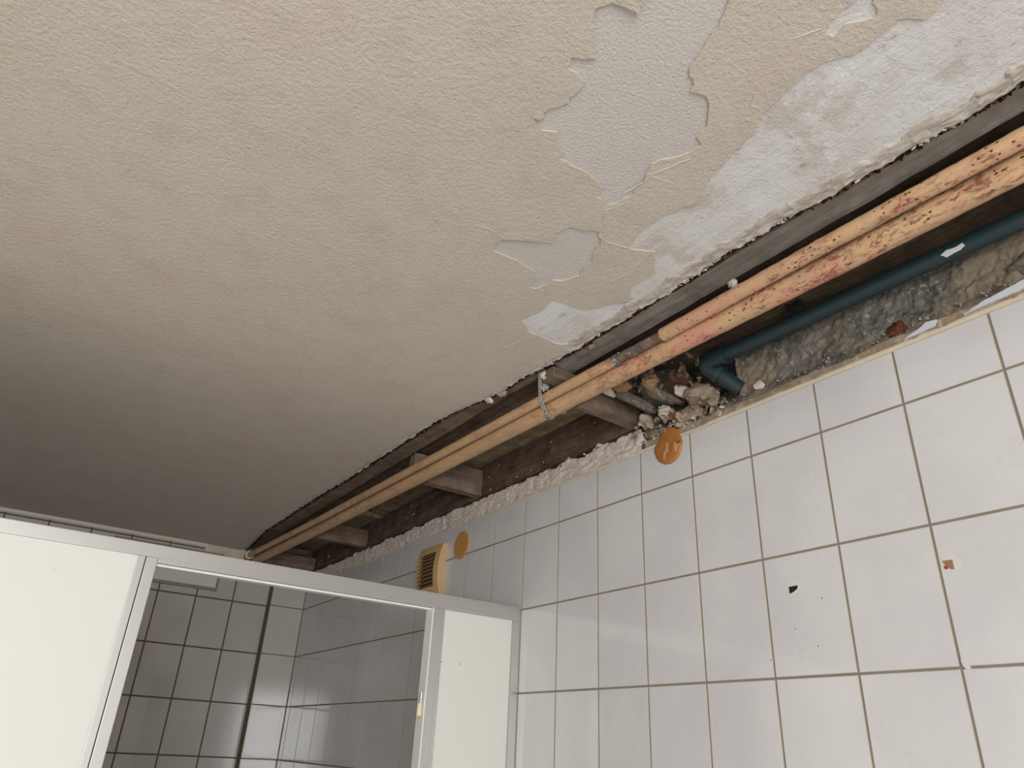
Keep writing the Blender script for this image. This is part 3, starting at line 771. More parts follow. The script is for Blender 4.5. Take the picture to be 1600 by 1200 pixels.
# noggins: short cross timbers
def noggin(name, x0, x1, y, z0, z1, th, skew, seed, label, notch, mat=W_NOG):
    bm = bmesh.new()
    nx, nk = 60, 7
    F, B = [], []
    for i in range(nx + 1):
        t = i / nx; x = x0 + (x1 - x0) * t
        yy = y + skew * (1 - t)
        a, b = [], []
        for k in range(nk + 1):
            zb = z0 if x > notch else 2.353
            z = zb + (z1 - zb) * k / nk
            n = 0.0022 * nz((x + seed, z, seed), 26, 4)
            a.append(bm.verts.new((x + (0.004 * nz((z, seed, 0), 40, 2) if i in (0, nx) else 0), yy + n, z + 0.0015 * nz((x, seed, 1), 20, 2))))
            b.append(bm.verts.new((x, yy + th + n, z)))
        F.append(a); B.append(b)
    for i in range(nx):
        for k in range(nk):
            bm.faces.new((F[i][k], F[i + 1][k], F[i + 1][k + 1], F[i][k + 1])); bm.faces.new((B[i][k], B[i][k + 1], B[i + 1][k + 1], B[i + 1][k]))
        bm.faces.new((F[i][0], B[i][0], B[i + 1][0], F[i + 1][0])); bm.faces.new((F[i][nk], F[i + 1][nk], B[i + 1][nk], B[i][nk]))
    for i in (0, nx):
        for k in range(nk): bm.faces.new((F[i][k], F[i][k + 1], B[i][k + 1], B[i][k]))
    o = link(name, bm, mat); return tag(o, label, 'timber noggin', 'short cross timbers between the wall and the batten')
noggin('noggin', -0.235, -0.001, 0.235, 2.314, 2.393, 0.03, 0.0, 3, 'middle dusty noggin, squared at the wall end, directly above the round tan disc', -0.186)
noggin('noggin', -0.235, -0.001, 1.075, 2.314, 2.378, 0.03, 0.0, 5, 'dark noggin with white specks, second from the far end of the trench', -0.203)
noggin('noggin', -0.235, -0.003, 1.640, 2.312, 2.365, 0.04, 0.0, 7, 'farthest noggin, at the end of the trench just above the partition rail', -0.224)
noggin('noggin', -0.262, 0.004, -0.452, 2.318, 2.376, 0.038, -0.012, 9, 'nearest and broadest noggin, running from the ceiling edge to the rubble by the amber cap', -0.173)
board('fallen_lath', -0.20, -0.085, 1.50, 1.56, 2.352, 2.360, W_NOG, 0.012, 0.001, 9, label='short pale lath piece lying behind the pipes at the far end', cat='lath')

# white plaster band above the tiles (far half)
bm = bmesh.new()
ny, nk = 640, 16
g = []
for i in range(ny + 1):
    y = -0.46 + (1.695 + 0.46) * i / ny
    top = 2.305 + 0.013 * nz((y, 2, 2), 14, 4) + 0.006 * nz((y, 5, 2), 70, 3)
    col = []
    for k in range(nk + 1):
        t = k / nk
        z = ZT + 0.003 + (top - ZT - 0.003) * t
        x = 0.000 - 0.0022 * (nz((y, z * 2, 1), 14, 4) + 0.2) - 0.0016 * (1 if nz((y * 0.7, z * 2, 4), 22, 4) > 0.05 else 0) - 0.0016 * (1 if nz((y, z * 2, 8), 40, 4) > 0.1 else 0)
        if k == nk: x += 0.006
        col.append(bm.verts.new((x, y, z)))
    col.append(bm.verts.new((0.03, y, top + 0.002)))
    g.append(col)
for a, b in zip(g[:-1], g[1:]):
    for k in range(len(a) - 1): bm.faces.new((a[k], a[k + 1], b[k + 1], b[k]))
pb = link('plaster_band', bm, PLAST, wall_r, False); pb['label'] = 'rough white plaster band above the tiles'
def band_lumps(r):
    y = r.uniform(-0.45, 1.66)
    return (-0.001, y, 2.252 + r.random() * 0.052)
crumbs('plaster_crumbs', 140, band_lumps, PLAST, 8, 0.0010, 0.0045, 'white plaster crumbs on the band above the tiles', wall_r)
def band_rust(r):
    y = r.choice((-0.30, -0.2, 0.0, 0.5, 0.62)) + r.gauss(0, 0.04)
    return (-0.001, y, 2.306 + r.gauss(0, 0.004))
crumbs('rusty_crumbs', 90, band_rust, RUSTC, 9, 0.001, 0.003, 'rusty crumbs on top of the plaster band', wall_r)

# near half: rubble masonry face
bm = bmesh.new()
y0, y1, z0, z1 = -1.62, -0.45, ZT + 0.004, 2.45
ny, nk = 420, 74
g = []
for i in range(ny + 1):
    y = y0 + (y1 - y0) * i / ny
    col = []
    for k in range(nk + 1):
        z = z0 + (z1 - z0) * k / nk
        t = (z - z0) / 0.035
        x = 0.010 + 0.010 * nz((y, z, 7), 16, 5) + 0.003 * nz((y, z, 2), 90, 3)
        x += 0.006 * abs(nz((y, z, 9), 9, 2))
        # plaster skirt at the bottom comes forward to the tile plane
        s = max(0.0, 1 - t) ** 0.7
        x = x * (1 - s) + (0.0005 + 0.0015 * nz((y, z, 3), 50, 3)) * s
        # broken-out pocket where the drain elbow enters
        pk = max(0.0, 1 - ((y + 0.60) / 0.13) ** 2) * min(1.0, max(0.0, (z - 2.285) / 0.02))
        x += 0.045 * pk ** 0.8
        col.append(bm.verts.new((x, y, z)))
    g.append(col)
for a, b in zip(g[:-1], g[1:]):
    for k in range(nk): bm.faces.new((a[k], a[k + 1], b[k + 1], b[k]))
ms = link('rubble_face', bm, MASON, wall_r, True); ms['label'] = 'rough grey rubble masonry bared above the tiles'
bm = bmesh.new(); box(bm, 0.012, 0.06, YN, -1.62, ZT, 2.5); link('rubble_face', bm, MASON, wall_r)
# brown plaster strip over the tiles
bm = bmesh.new()
g = []
ny = 520
for i in range(ny + 1):
    y = -1.9 + (-0.47 + 1.9) * i / ny
    top = 2.272 + 0.006 * nz((y, 1, 4), 12, 4)
    col = []
    for k in range(9):
        z = ZT + 0.004 + (top - ZT - 0.004) * k / 8
        col.append(bm.verts.new((-0.0012 + 0.0025 * nz((y, z, 6), 30, 4) + (0.002 if k == 7 else 0) + (0.010 if k == 8 else 0), y, z)))
    g.append(col)
for a, b in zip(g[:-1], g[1:]):
    for k in range(8): bm.faces.new((a[k], a[k + 1], b[k + 1], b[k]))
bs = link('brown_plaster_strip', bm, BROWNP, wall_r, True); bs['label'] = 'brown torn plaster strip between tiles and rubble'
PAINTB = mat_plain('pale_blue_white_paint', sr(208, 212, 220), 0.6)
for pts in ([(-1.075, 2.256), (-1.10, 2.257), (-1.125, 2.258), (-1.13, 2.268), (-1.115, 2.271), (-1.10, 2.264), (-1.085, 2.261)],
            [(-1.17, 2.2575), (-1.215, 2.259), (-1.30, 2.259), (-1.36, 2.260), (-1.36, 2.273), (-1.27, 2.275), (-1.235, 2.270), (-1.20, 2.266)]):
    ps = jag(pts, 0.0012, 0.004, 3.3, 120, True)
    bm = bmesh.new(); prism(bm, [(-0.0042, y, z) for y, z in ps], (0.004, 0, 0)); link('paint_remnant', bm, PAINTB, wall_r)
def nearl(r):
    y = r.uniform(-1.5, -0.47)
    return (0.002, y, 2.256 + r.random() * 0.03)
crumbs('plaster_crumbs', 200, nearl, BROWNP, 18, 0.0010, 0.0035, 'brown and cream crumbs over the near tiles', wall_r)

# loose stones and rubble around the elbow
G = 'rubble packed around the drain elbow'
def rub(name, c, size, seed, mat, rot, rough, label, cat='stone'):
    o = chunk(name, c, size, seed, mat, rot, rough); return tag(o, label, cat, G)
rub('stone', (-0.035, -0.568, 2.335), (0.052, 0.013, 0.012), 1.0, STONE, (0, 0.10, -0.10), 0.28, 'long grey stone bar, upper of the two bars beside the drain elbow')
rub('stone', (-0.065, -0.508, 2.335), (0.060, 0.013, 0.012), 2.0, STONE, (0, 0.10, -0.03), 0.28, 'long grey-brown stone bar lying against the nearest noggin')
rub('mortar_lump', (-0.002, -0.476, 2.316), (0.022, 0.018, 0.022), 3.0, MORT, (0.3, 0.2, 0.1), 0.45, 'yellowish mortar lump at the wall end of the nearest noggin', 'mortar lump')
rub('mortar_lump', (0.004, -0.533, 2.318), (0.020, 0.022, 0.015), 4.0, PLAST, (0.2, 0.1, 0.4), 0.5, 'white plaster lump directly above the amber cap', 'mortar lump')
rub('stone', (0.008, -0.640, 2.322), (0.030, 0.042, 0.022), 5.0, mat_stone('tan_stone', sr(128, 112, 96), sr(158, 142, 124), sr(182, 168, 150), 24, 0.003), (0.1, 0.2, 0.3), 0.35, 'broad tan stone below the foot of the drain elbow')
rub('mortar_lump', (-0.012, -0.598, 2.344), (0.020, 0.016, 0.013), 6.0, PLAST, (0, 0, 0.2), 0.25, 'smooth white lump wedged between the grey bar and the tan stone', 'mortar lump')
rub('brick_piece', (-0.085, -0.575, 2.350), (0.022, 0.020, 0.015), 7.0, OCHRE, (0.4, 0.2, 0.5), 0.4, 'ochre brick fragment just below the thick pipe', 'brick fragment')
rub('brick_piece', (-0.118, -0.525, 2.348), (0.016, 0.020, 0.014), 8.0, OCHRE, (0.1, 0.6, 0.2), 0.4, 'smaller ochre fragment hard against the thick pipe', 'brick fragment')
rub('brick_piece', (-0.045, -0.622, 2.362), (0.026, 0.022, 0.018), 9.0, BRICK, (0.1, 0.2, 0.7), 0.35, 'dark red brick piece in the shadow left of the elbow', 'brick fragment')
rub('brick_piece', (0.003, -0.560, 2.303), (0.010, 0.014, 0.009), 10.0, mat_stone('red_brick', sr(140, 84, 66), sr(168, 112, 92), sr(180, 150, 130), 24, 0.002), (0, 0, 0), 0.4, 'small red brick chip above the right side of the amber cap', 'brick fragment')
rub('stone', (0.006, -0.602, 2.292), (0.012, 0.045, 0.018), 11.0, BROWNP, (0.0, 0, 0), 0.35, 'flat brown stone along the tile edge right of the amber cap')
rub('stone', (0.006, -0.49, 2.282), (0.010, 0.030, 0.014), 12.0, STONE, (0.2, 0, 0), 0.4, 'dark wedge of stone left of the amber cap')
rub('mortar_lump', (0.001, -0.445, 2.285), (0.008, 0.022, 0.016), 13.0, PLAST, (0.2, 0, 0), 0.5, 'white plaster lump on the tile edge under the wall end of the nearest noggin', 'mortar lump')
rub('mortar_lump', (0.000, -0.575, 2.276), (0.006, 0.014, 0.008), 14.0, MORT, (0.2, 0, 0), 0.5, 'pale lump touching the right shoulder of the amber cap', 'mortar lump')
rub('mortar_lump', (-0.130, -0.49, 2.350), (0.03, 0.010, 0.008), 15.0, PLAST, (0, 0.1, 0.1), 0.4, 'thin plaster crust between the thick pipe and the nearest noggin', 'mortar lump')
rub('mortar_lump', (0.002, -0.785, 2.290), (0.006, 0.012, 0.010), 16.0, PLAST, (0.2, 0, 0), 0.45, 'small white lump with a rusty middle, right of the drain foot', 'mortar lump')
rub('mortar_lump', (0.004, -1.065, 2.285), (0.008, 0.014, 0.012), 17.0, RUSTC, (0.2, 0, 0), 0.6, 'rusty red lump on the rubble above the third tile from the right', 'mortar lump')
rub('stone', (0.012, -1.262, 2.305), (0.012, 0.024, 0.020), 18.0, STONE, (0.2, 0, 0), 0.2, 'rounded grey stone in the rubble at the far right of the photo')
# plaster stuck at the ceiling edge beside the strap
chunk_l = chunk('plaster_lump', (-0.252, -0.428, 2.368), (0.020, 0.017, 0.012), 21.0, PLAST, (0.2, 0.1, 0.4), 0.6)
tag(chunk_l, 'cracked pale plaster lump at the ceiling edge above the strap', 'plaster lump')
chunk_l = chunk('plaster_lump', (-0.232, -0.395, 2.366), (0.012, 0.012, 0.016), 22.0, PLAST, (0.2, 0.5, 0.4), 0.5)
tag(chunk_l, 'narrow plaster lump hanging just behind the strap', 'plaster lump')
chunk_l = chunk('plaster_lump', (-0.287, -0.245, 2.370), (0.010, 0.012, 0.006), 23.0, PLAST, (0.2, 0.5, 0.4), 0.5)
tag(chunk_l, 'white torn lump on the ceiling edge left of the strap', 'plaster lump')
chunk_l = chunk('plaster_lump', (-0.280, -0.295, 2.371), (0.009, 0.014, 0.007), 24.0, MORT, (0.2, 0.5, 0.4), 0.6)
tag(chunk_l, 'curled beige lump on the ceiling edge nearest left of the strap', 'plaster lump')
chunk_l = chunk('plaster_lump', (-0.203, -0.905, 2.374), (0.010, 0.008, 0.014), 25.0, PLAST, (0.2, 0.5, 0.4), 0.5)
tag(chunk_l, 'small white plaster lump between the grey batten and the thin pipe', 'plaster lump')
chunk_l = chunk('plaster_lump', (-0.255, -0.585, 2.373), (0.006, 0.006, 0.008), 26.0, OCHRE, (0.2, 0.5, 0.4), 0.5)
tag(chunk_l, 'tiny pinkish lump hanging from the grey batten near its far end', 'plaster lump')

# specks of lime on the dark wall plate
def specks(r): return (-0.0002, r.uniform(-0.35, 1.6), r.uniform(2.318, 2.40))
crumbs('lime_specks', 110, specks, PLAST, 31, 0.0007, 0.0022, None, wall_plate)
# loose grit and small rubble packed between the stones
def grit(r):
    y = r.uniform(-0.70, -0.44); x = r.uniform(-0.02, 0.016)
    return (x, y, 2.268 + r.random() * 0.03 + max(0, -x) * 0.9)
crumbs('rubble_grit', 90, grit, BROWNP, 41, 0.003, 0.008, 'pale mortar grit packed between the stones', wall_r)
def grit2(r):
    x = r.uniform(-0.13, 0.02); y = r.uniform(-0.70, -0.49)
    return (x, y, 2.325 + (-x) * 0.22 + r.random() * 0.03)
crumbs('rubble_grit', 70, grit2, mat_stone('dark_grit', sr(92, 78, 64), sr(126, 110, 94), sr(170, 156, 138), 40, 0.003), 42, 0.003, 0.009, 'brown grit and broken mortar behind the stones', wall_r)
def grit3(r): return (0.002, r.uniform(-0.70, -0.44), 2.258 + r.random() * 0.03)
crumbs('rubble_grit', 60, grit3, PLAST, 43, 0.002, 0.006, 'white plaster bits along the tile edge by the amber cap', wall_r)

# ------------------------------------------------------------------ pipes
BIG = [(-0.164, -3.08, 2.327), (-0.1737, -1.3474, 2.327), (-0.1775, -1.112, 2.327), (-0.1858, -0.82, 2.327), (-0.1978, -0.3222, 2.327), (-0.2111, 0.4001, 2.327), (-0.2232, 0.9952, 2.327), (-0.2480, 1.72, 2.327)]
THIN = [(-0.207, -3.08, 2.336), (-0.2127, -1.3674, 2.336), (-0.2154, -1.248, 2.336), (-0.2186, -1.0836, 2.336), (-0.2196, -0.7553, 2.336), (-0.2215, -0.6251, 2.336), (-0.2295, -0.3651, 2.336), (-0.245, 0.3332, 2.336), (-0.2577, 0.9092, 2.336), (-0.2890, 1.715, 2.336)]
def along(path, y):
    for a, b in zip(path[:-1], path[1:]):
        if a[1] <= y <= b[1]:
            t = (y - a[1]) / (b[1] - a[1]); return Vector(a).lerp(Vector(b), t)
    return Vector(path[-1] if y > path[-1][1] else path[0])
def part_path(path, y0, y1): return [along(path, y0)] + [Vector(p) for p in path if y0 < p[1] < y1] + [along(path, y1)]
t = empty('heating_pipe', (-0.14, -1.3, 2.352))
tag(t, 'thick cream-painted pipe with rust wear running the length of the trench', 'pipe')
bm = bmesh.new(); tube(bm, part_path(BIG, -3.08, -0.7045), 0.0202, 32, bump=0.0006, step=0.01); link('painted_pipe', bm, PIPE, t, True)
bm = bmesh.new(); tube(bm, part_path(BIG, -0.7035, 1.715), 0.0200, 32, bump=0.0005, step=0.012); link('painted_pipe', bm, PIPE, t, True)
bm = bmesh.new(); tube(bm, part_path(BIG, 1.69, 1.70), 0.024, 24); link('wall_collar', bm, BARE, t, True)
t = empty('thin_pipe', (-0.185, -1.3, 2.36))
tag(t, 'thin cream-painted pipe with rust spots beside the thick pipe', 'pipe')
bm = bmesh.new(); tube(bm, part_path(THIN, -3.08, -0.750), 0.0128, 28, bump=0.0007, step=0.008); link('painted_pipe', bm, PIPE, t, True)
bm = bmesh.new(); tube(bm, part_path(THIN, -0.625, 1.712), 0.0112, 28, bump=0.0005, step=0.012); link('painted_pipe', bm, PIPE, t, True)
bm = bmesh.new(); tube(bm, part_path(THIN, -0.754, -0.620), 0.0098, 28, bump=0.0008, step=0.006)
o = link('bare_pipe', bm, BARE, t, True); o['label'] = 'rusty bare stretch of the thin pipe'
for y, r in ((-0.690, 0.0106), (-0.672, 0.0104)):
    bm = bmesh.new(); tube(bm, part_path(THIN, y - 0.005, y + 0.005), r, 24, bump=0.0012); link('solder_ring', bm, FITT, t, True)
bm = bmesh.new(); tube(bm, part_path(THIN, -0.634, -0.618), 0.0125, 24, bump=0.0006, step=0.004); o = link('end_fitting', bm, FITT, t, True); o['label'] = 'dull grey metal fitting'
bm = bmesh.new(); tube(bm, part_path(THIN, 1.66, 1.674), 0.019, 24); o = link('wall_collar', bm, PLAST, t); o['label'] = 'pale collar at the far end of the thin pipe'
# perforated strap
st = empty('pipe_strap', (-0.22, -0.38, 2.33))
tag(st, 'perforated galvanised strap hanging from the ceiling edge and looped under both cream pipes', 'pipe strap')
path = [(-0.268, -0.424, 2.376), (-0.262, -0.416, 2.366), (-0.254, -0.406, 2.353), (-0.247, -0.397, 2.340), (-0.240, -0.390, 2.328), (-0.230, -0.383, 2.3225), (-0.220, -0.378, 2.316), (-0.210, -0.373, 2.308), (-0.198, -0.369, 2.3048), (-0.186, -0.367, 2.308), (-0.178, -0.368, 2.317), (-0.170, -0.372, 2.324), (-0.158, -0.378, 2.326)]
bm = bmesh.new()
sp = []
for a, b in zip(path[:-1], path[1:]):
    for k in range(6): sp.append(Vector(a).lerp(Vector(b), k / 6))
sp.append(Vector(path[-1]))
prev = None
for i, p in enumerate(sp):
    d = (sp[min(i + 1, len(sp) - 1)] - sp[max(i - 1, 0)]).normalized()
    w = Vector((0.35, 1, 0)).normalized(); w = (w - d * w.dot(d)).normalized() * 0.0075
    n = d.cross(w).normalized() * 0.0006
    cur = [bm.verts.new(p + w + n), bm.verts.new(p - w + n), bm.verts.new(p - w - n), bm.verts.new(p + w - n)]
    if prev:
        for k in range(4): bm.faces.new((prev[k], prev[(k + 1) % 4], cur[(k + 1) % 4], cur[k]))
    else: bm.faces.new(cur)
    prev = cur
bm.faces.new(list(reversed(prev)))
link('band', bm, STRAP, st)
for i in range(8, len(sp) - 4, 10):
    p = sp[i]; d = (sp[i + 1] - sp[i - 1]).normalized()
    w = Vector((0.35, 1, 0)).normalized(); w = (w - d * w.dot(d)).normalized()
    n = d.cross(w).normalized()
    if n.z > 0: n = -n
    bm = bmesh.new(); tube(bm, [p + n * 0.0009, p + n * 0.0003], 0.0022, 12); link('perforation', bm, DARK, st)
bm = bmesh.new(); tube(bm, [(-0.200, -0.369, 2.3048), (-0.200, -0.369, 2.3005)], 0.0045, 6); tube(bm, [(-0.200, -0.369, 2.3005), (-0.200, -0.369, 2.2975)], 0.0028, 12)
link('bolt', bm, FITT, st)
# twisted wire around the strap
bm = bmesh.new()
w = []
for i in range(60):
    t_ = i / 59; p = sp[int(t_ * 30)]
    w.append(p + Vector((0.003 * math.cos(i * 0.9), 0.002 * math.sin(i * 1.1), -0.002 + 0.002 * math.sin(i * 0.9))))
tube(bm, w, 0.0009, 6); link('wire', bm, STRAP, st, True)

# drain pipe with elbow
BL = [(-0.036, -3.08, 2.330), (-0.035, -1.2915, 2.3476), (-0.035, -1.1626, 2.352), (-0.035, -0.9818, 2.3563), (-0.035, -0.8216, 2.3620), (-0.035, -0.7100, 2.3655)]
dp = empty('drain_pipe', (-0.035, -0.8, 2.36))
tag(dp, 'dark blue-grey plastic drain pipe with an elbow turning into the wall', 'drain pipe')
bm = bmesh.new(); tube(bm, BL, 0.0150, 32, step=0.03); link('straight_pipe', bm, BLUE, dp, True)
bm = bmesh.new(); tube(bm, [(-0.035, -0.950, 2.3572), (-0.035, -0.905, 2.3588)], 0.0159, 32); link('coupling', bm, BLUE, dp, True)
A = Vector((-0.035, -0.742, 2.3645)); B_ = Vector((-0.035, -0.696, 2.366)); D_ = Vector((0.012, -0.735, 2.302))
bm = bmesh.new()
el = [A]
c1 = B_ + (B_ - A).normalized() * 0.012
for k in range(11):
    u = k / 10
    el.append((1 - u) ** 2 * B_ + 2 * u * (1 - u) * (c1 + Vector((0.004, 0.006, 0))) + u ** 2 * (c1 + (D_ - c1) * 0.42))
tube(bm, el, 0.0185, 32); link('elbow', bm, BLUE, dp, True)
bm = bmesh.new(); tube(bm, [A + Vector((0, -0.004, 0)), A + Vector((0, 0.004, 0))], 0.0208, 32); link('socket_rim', bm, BLUE, dp, True)
e = el[-1]
bm = bmesh.new(); tube(bm, [e.lerp(D_, -0.1), e.lerp(D_, 0.1)], 0.0205, 32); link('socket_rim', bm, BLUE, dp, True)
bm = bmesh.new(); tube(bm, [e, D_], 0.0158, 32); link('outlet_pipe', bm, BLUE, dp, True)
bm = bmesh.new()
ps = jag([(-1.178, -0.006), (-1.188, -0.010), (-1.200, -0.008), (-1.212, -0.010), (-1.214, -0.003), (-1.206, 0.000), (-1.196, 0.001), (-1.184, 0.003)], 0.001, 0.003, 2, 120, True)
rows = []
for y, s in ps:
    c = along(BL, y); a = math.pi + 0.80 + s * 55
    rows.append(c + Vector((math.cos(a), 0, math.sin(a))) * 0.0155)
bm.faces.new([bm.verts.new(p) for p in rows])
o = link('plaster_splash', bm, PAINTB, dp); o['label'] = 'pale plaster splash on the pipe'
# small black clip behind the coupling
cl = empty('pipe_clip', (-0.058, -0.925, 2.368))
tag(cl, 'small black H-shaped bracket above the coupling of the dark drain pipe', 'pipe clip')
bm = bmesh.new(); box(bm, -0.062, -0.048, -0.912, -0.908, 2.368, 2.388, 0.0008); link('bracket_leg', bm, DARK, cl)
bm = bmesh.new(); box(bm, -0.062, -0.048, -0.936, -0.932, 2.368, 2.388, 0.0008); link('bracket_leg', bm, DARK, cl)
bm = bmesh.new(); box(bm, -0.060, -0.050, -0.934, -0.910, 2.376, 2.380, 0.0005); link('crossbar', bm, DARK, cl)

# ------------------------------------------------------------------ partition
pt = empty('cubicle_partition', (-1.0, 0.015, 0.0))
tag(pt, 'white panelled cubicle partition with aluminium frame across the lower left', 'partition')
def pbox(name, x0, x1, y0, y1, z0, z1, mat, bev=0.001, label=None):
    bm = bmesh.new(); box(bm, x0, x1, y0, y1, z0, z1, bev)
    o = link(name, bm, mat, pt)
    if label: o['label'] = label
    return o
pbox('top_rail', XL + .001, -0.0015, 0.0, 0.034, 1.9330, 1.9585, ALU, 0.0012)
pbox('rail_lip', -0.8678, -0.0015, 0.0, 0.034, 1.9240, 1.9332, ALU, 0.0004)
pbox('door_stop', -0.868, -0.2535, 0.008, 0.030, 1.9190, 1.9236, SEAL, 0.0008, 'pale strip under the top rail above the doorway')
pbox('panel', XL + .001, -0.903, 0.005, 0.029, 0.12, 1.9331, PANEL, 0.0005, 'large white panel left of the doorway')
pbox('frame_post', -0.904, -0.8905, 0.0, 0.034, 0.12, 1.9331, ALU, 0.0010)
pbox('frame_post', -0.8888, -0.868, 0.001, 0.034, 0.12, 1.9331, ALU, 0.0010)
pbox('post_groove', -0.891, -0.8885, 0.003, 0.030, 0.12, 1.9331, DARK, 0.0)
pbox('edge_seal', -0.2545, -0.2515, -0.0035, 0.030, 0.12, 1.9237, SEAL, 0.0006, 'bright white edge strip of the doorway')
pbox('frame_post', -0.2515, -0.2285, 0.0, 0.034, 0.12, 1.9239, ALU, 0.0010)
pbox('frame_post', -0.2275, -0.2185, 0.002, 0.034, 0.12, 1.9239, ALU, 0.0008)
pbox('panel', -0.2190, -0.0225, 0.006, 0.029, 0.12, 1.9242, PANEL, 0.0005, 'narrow white panel between the doorway and the tiled wall')
pbox('frame_post', -0.0230, -0.0015, 0.0, 0.034, 0.12, 1.9239, ALU, 0.0010)
for (x, z) in ((-0.2155, 1.807), (-0.166, 1.807)):
    bm = bmesh.new(); tube(bm, [(x, 0.0052, z), (x, 0.0065, z)], 0.0013, 10); link('screw_hole', bm, mat_plain('brown_hole', sr(96, 70, 54), 0.8), pt)
for (x, z) in ((-1.035, 1.885), (-1.02, 1.56)):
    bm = bmesh.new(); tube(bm, [(x, 0.0046, z), (x, 0.0055, z)], 0.0009, 10); link('speck', bm, GREYP, pt)
# lock keep on the jamb
lk = empty('door_buffer', (-0.262, 0.0, 1.72)); lk.parent = pt; lk.matrix_parent_inverse = Matrix.Translation(-pt.location)
bm = bmesh.new(); tube(bm, [(-0.2595, 0.004, 1.712), (-0.2595, 0.004, 1.738)], 0.0032, 16); o = link('metal_pin', bm, CHROME, None); o.parent = lk; o.matrix_parent_inverse = Matrix.Translation(-lk.location)
bm = bmesh.new(); tube(bm, [(-0.2610, 0.004, 1.718), (-0.2610, 0.004, 1.714), (-0.2612, 0.004, 1.692), (-0.2612, 0.004, 1.689)], [0.0035, 0.0058, 0.0066, 0.0058], 20); o = link('plastic_knob', bm, CREAMP, None); o.parent = lk; o.matrix_parent_inverse = Matrix.Translation(-lk.location)

# ------------------------------------------------------------------ things on the tiled wall
# extractor fan: convex face, side walls, louvred opening
fn = empty('extractor_fan', (0, 0.49, 2.05))
tag(fn, 'yellowed plastic extractor fan grille mounted on the tiles above the partition rail', 'extractor fan')
FY0, FY1, FZ0, FZ1 = 0.425, 0.572, 2.043, 2.205
def prot(y, z):
    u = (z - FZ0) / (FZ1 - FZ0); v = (y - FY0) / (FY1 - FY0)
    return 0.012 + 0.014 * math.sin(math.pi * min(1, max(0, u))) ** 0.8 + 0.003 * math.sin(math.pi * min(1, max(0, v)))
bm = bmesh.new()
GY0, GY1, GZ0, GZ1 = 0.452, 0.558, 2.072, 2.183
nu, nv = 33, 32
ys = [FY0 + (FY1 - FY0) * i / nu for i in range(nu + 1)]; zs = [FZ0 + (FZ1 - FZ0) * k / nv for k in range(nv + 1)]
V = {}
for i, y in enumerate(ys):
    for k, z in enumerate(zs): V[i, k] = bm.verts.new((-prot(y, z), y, z))
for i in range(nu):
    for k in range(nv):
        if ys[i] >= GY0 - 1e-3 and ys[i + 1] <= GY1 + 1e-3 and zs[k] >= GZ0 - 1e-3 and zs[k + 1] <= GZ1 + 1e-3: continue
        bm.faces.new((V[i, k], V[i + 1, k], V[i + 1, k + 1], V[i, k + 1]))
ring = [(i, 0) for i in range(nu)] + [(nu, k) for k in range(nv)] + [(i, nv) for i in range(nu, 0, -1)] + [(0, k) for k in range(nv, 0, -1)]
base = {q: bm.verts.new((0.0, ys[q[0]], zs[q[1]])) for q in ring}
for a, b in zip(ring, ring[1:] + ring[:1]): bm.faces.new((V[a], V[b], base[b], base[a]))
link('housing', bm, FANM, fn)
bm = bmesh.new(); box(bm, -0.008, -0.006, GY0 - 0.006, GY1 + 0.006, GZ0 - 0.006, GZ1 + 0.006); link('recess', bm, mat_plain('dark_recess', sr(90, 70, 48), 0.8), fn)
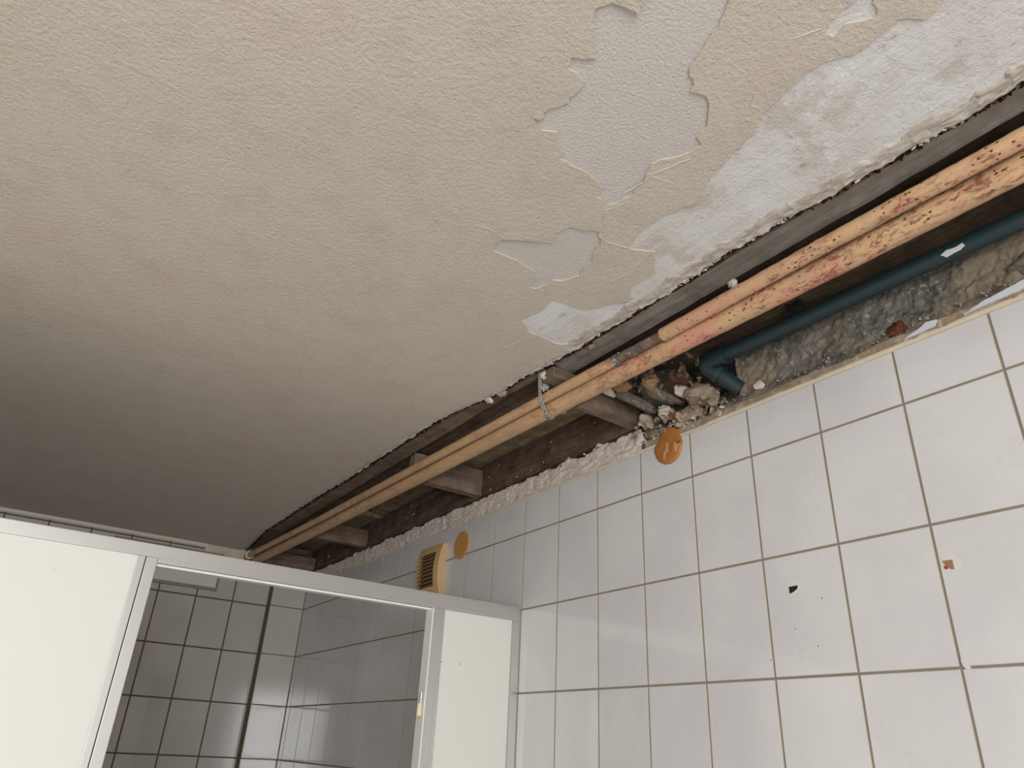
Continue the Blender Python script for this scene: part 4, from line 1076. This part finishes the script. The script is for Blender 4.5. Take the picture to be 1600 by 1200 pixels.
for k in range(9):
    z = GZ0 + 0.007 + (GZ1 - GZ0 - 0.012) * k / 8
    bm = bmesh.new()
    n = 10
    prev = None
    for i in range(n + 1):
        y = GY0 - 0.004 + (GY1 - GY0 + 0.008) * i / n
        p = prot(y, z) - 0.0015
        cur = [bm.verts.new((-p, y, z - 0.004)), bm.verts.new((-p + 0.009, y, z + 0.0060)), bm.verts.new((-p + 0.0095, y, z + 0.0045)), bm.verts.new((-p + 0.0015, y, z - 0.0055))]
        if prev:
            for q in range(4): bm.faces.new((prev[q], prev[(q + 1) % 4], cur[(q + 1) % 4], cur[q]))
        else: bm.faces.new(cur)
        prev = cur
    bm.faces.new(list(reversed(prev)))
    link('louvre', bm, FAND, fn)
bm = bmesh.new(); box(bm, -prot(0.475, 2.059) - 0.0004, -prot(0.475, 2.059) + 0.002, 0.462, 0.490, 2.058, 2.0605); link('maker_mark', bm, FAND, fn)
# round cap (tan disc)
bm = bmesh.new(); tube(bm, [(-0.0005, 0.330, 2.1815), (-0.0035, 0.330, 2.1815), (-0.0045, 0.330, 2.1815)], [0.042, 0.042, 0.0405], 48)
tag(link('blanking_disc', bm, ORANGE), 'flat round orange-tan blanking disc on the tiles beside the extractor fan', 'blanking disc')
# amber cap, egg-shaped with pale reflections painted on as flat patches
ac = empty('blanking_disc', (0, -0.54, 2.233))
tag(ac, 'glossy amber egg-shaped cap with pale painted reflections, on the tiles below the rubble', 'blanking disc')
bm = bmesh.new()
P = resample(D2, 0.004, True)
cy, cz = -0.540, 2.235
rings = []
for s, x in ((1.0, -0.0004), (1.0, -0.0030), (0.96, -0.0046), (0.80, -0.0060), (0.5, -0.0066), (0.2, -0.0068)):
    rings.append([bm.verts.new((x, cy + (p[0] - cy) * s, cz + (p[1] - cz) * s)) for p in P])
n = len(P)
for a, b in zip(rings[:-1], rings[1:]):
    for k in range(n): bm.faces.new((a[k], a[(k + 1) % n], b[(k + 1) % n], b[k]))
bm.faces.new(rings[-1])
link('cap_shell', bm, AMBER, ac, True)
def capx(y, z): 
    r = math.hypot((y - cy) / 0.041, (z - cz) / 0.043)
    return -0.0068 + 0.0022 * min(1, r) ** 2
for pts in (CAP_REFL, CAP_REFL2):
    bm = bmesh.new(); bm.faces.new([bm.verts.new((capx(y, z) - 0.0006, y, z)) for y, z in pts]); link('painted_reflection', bm, PALE, ac)
bm = bmesh.new(); prism(bm, [(-0.0056, -0.5785, 2.2335), (-0.0060, -0.5700, 2.2318), (-0.0060, -0.5660, 2.2328), (-0.0056, -0.5785, 2.2350)], (-0.0008, 0, 0)); link('split', bm, DARK, ac)
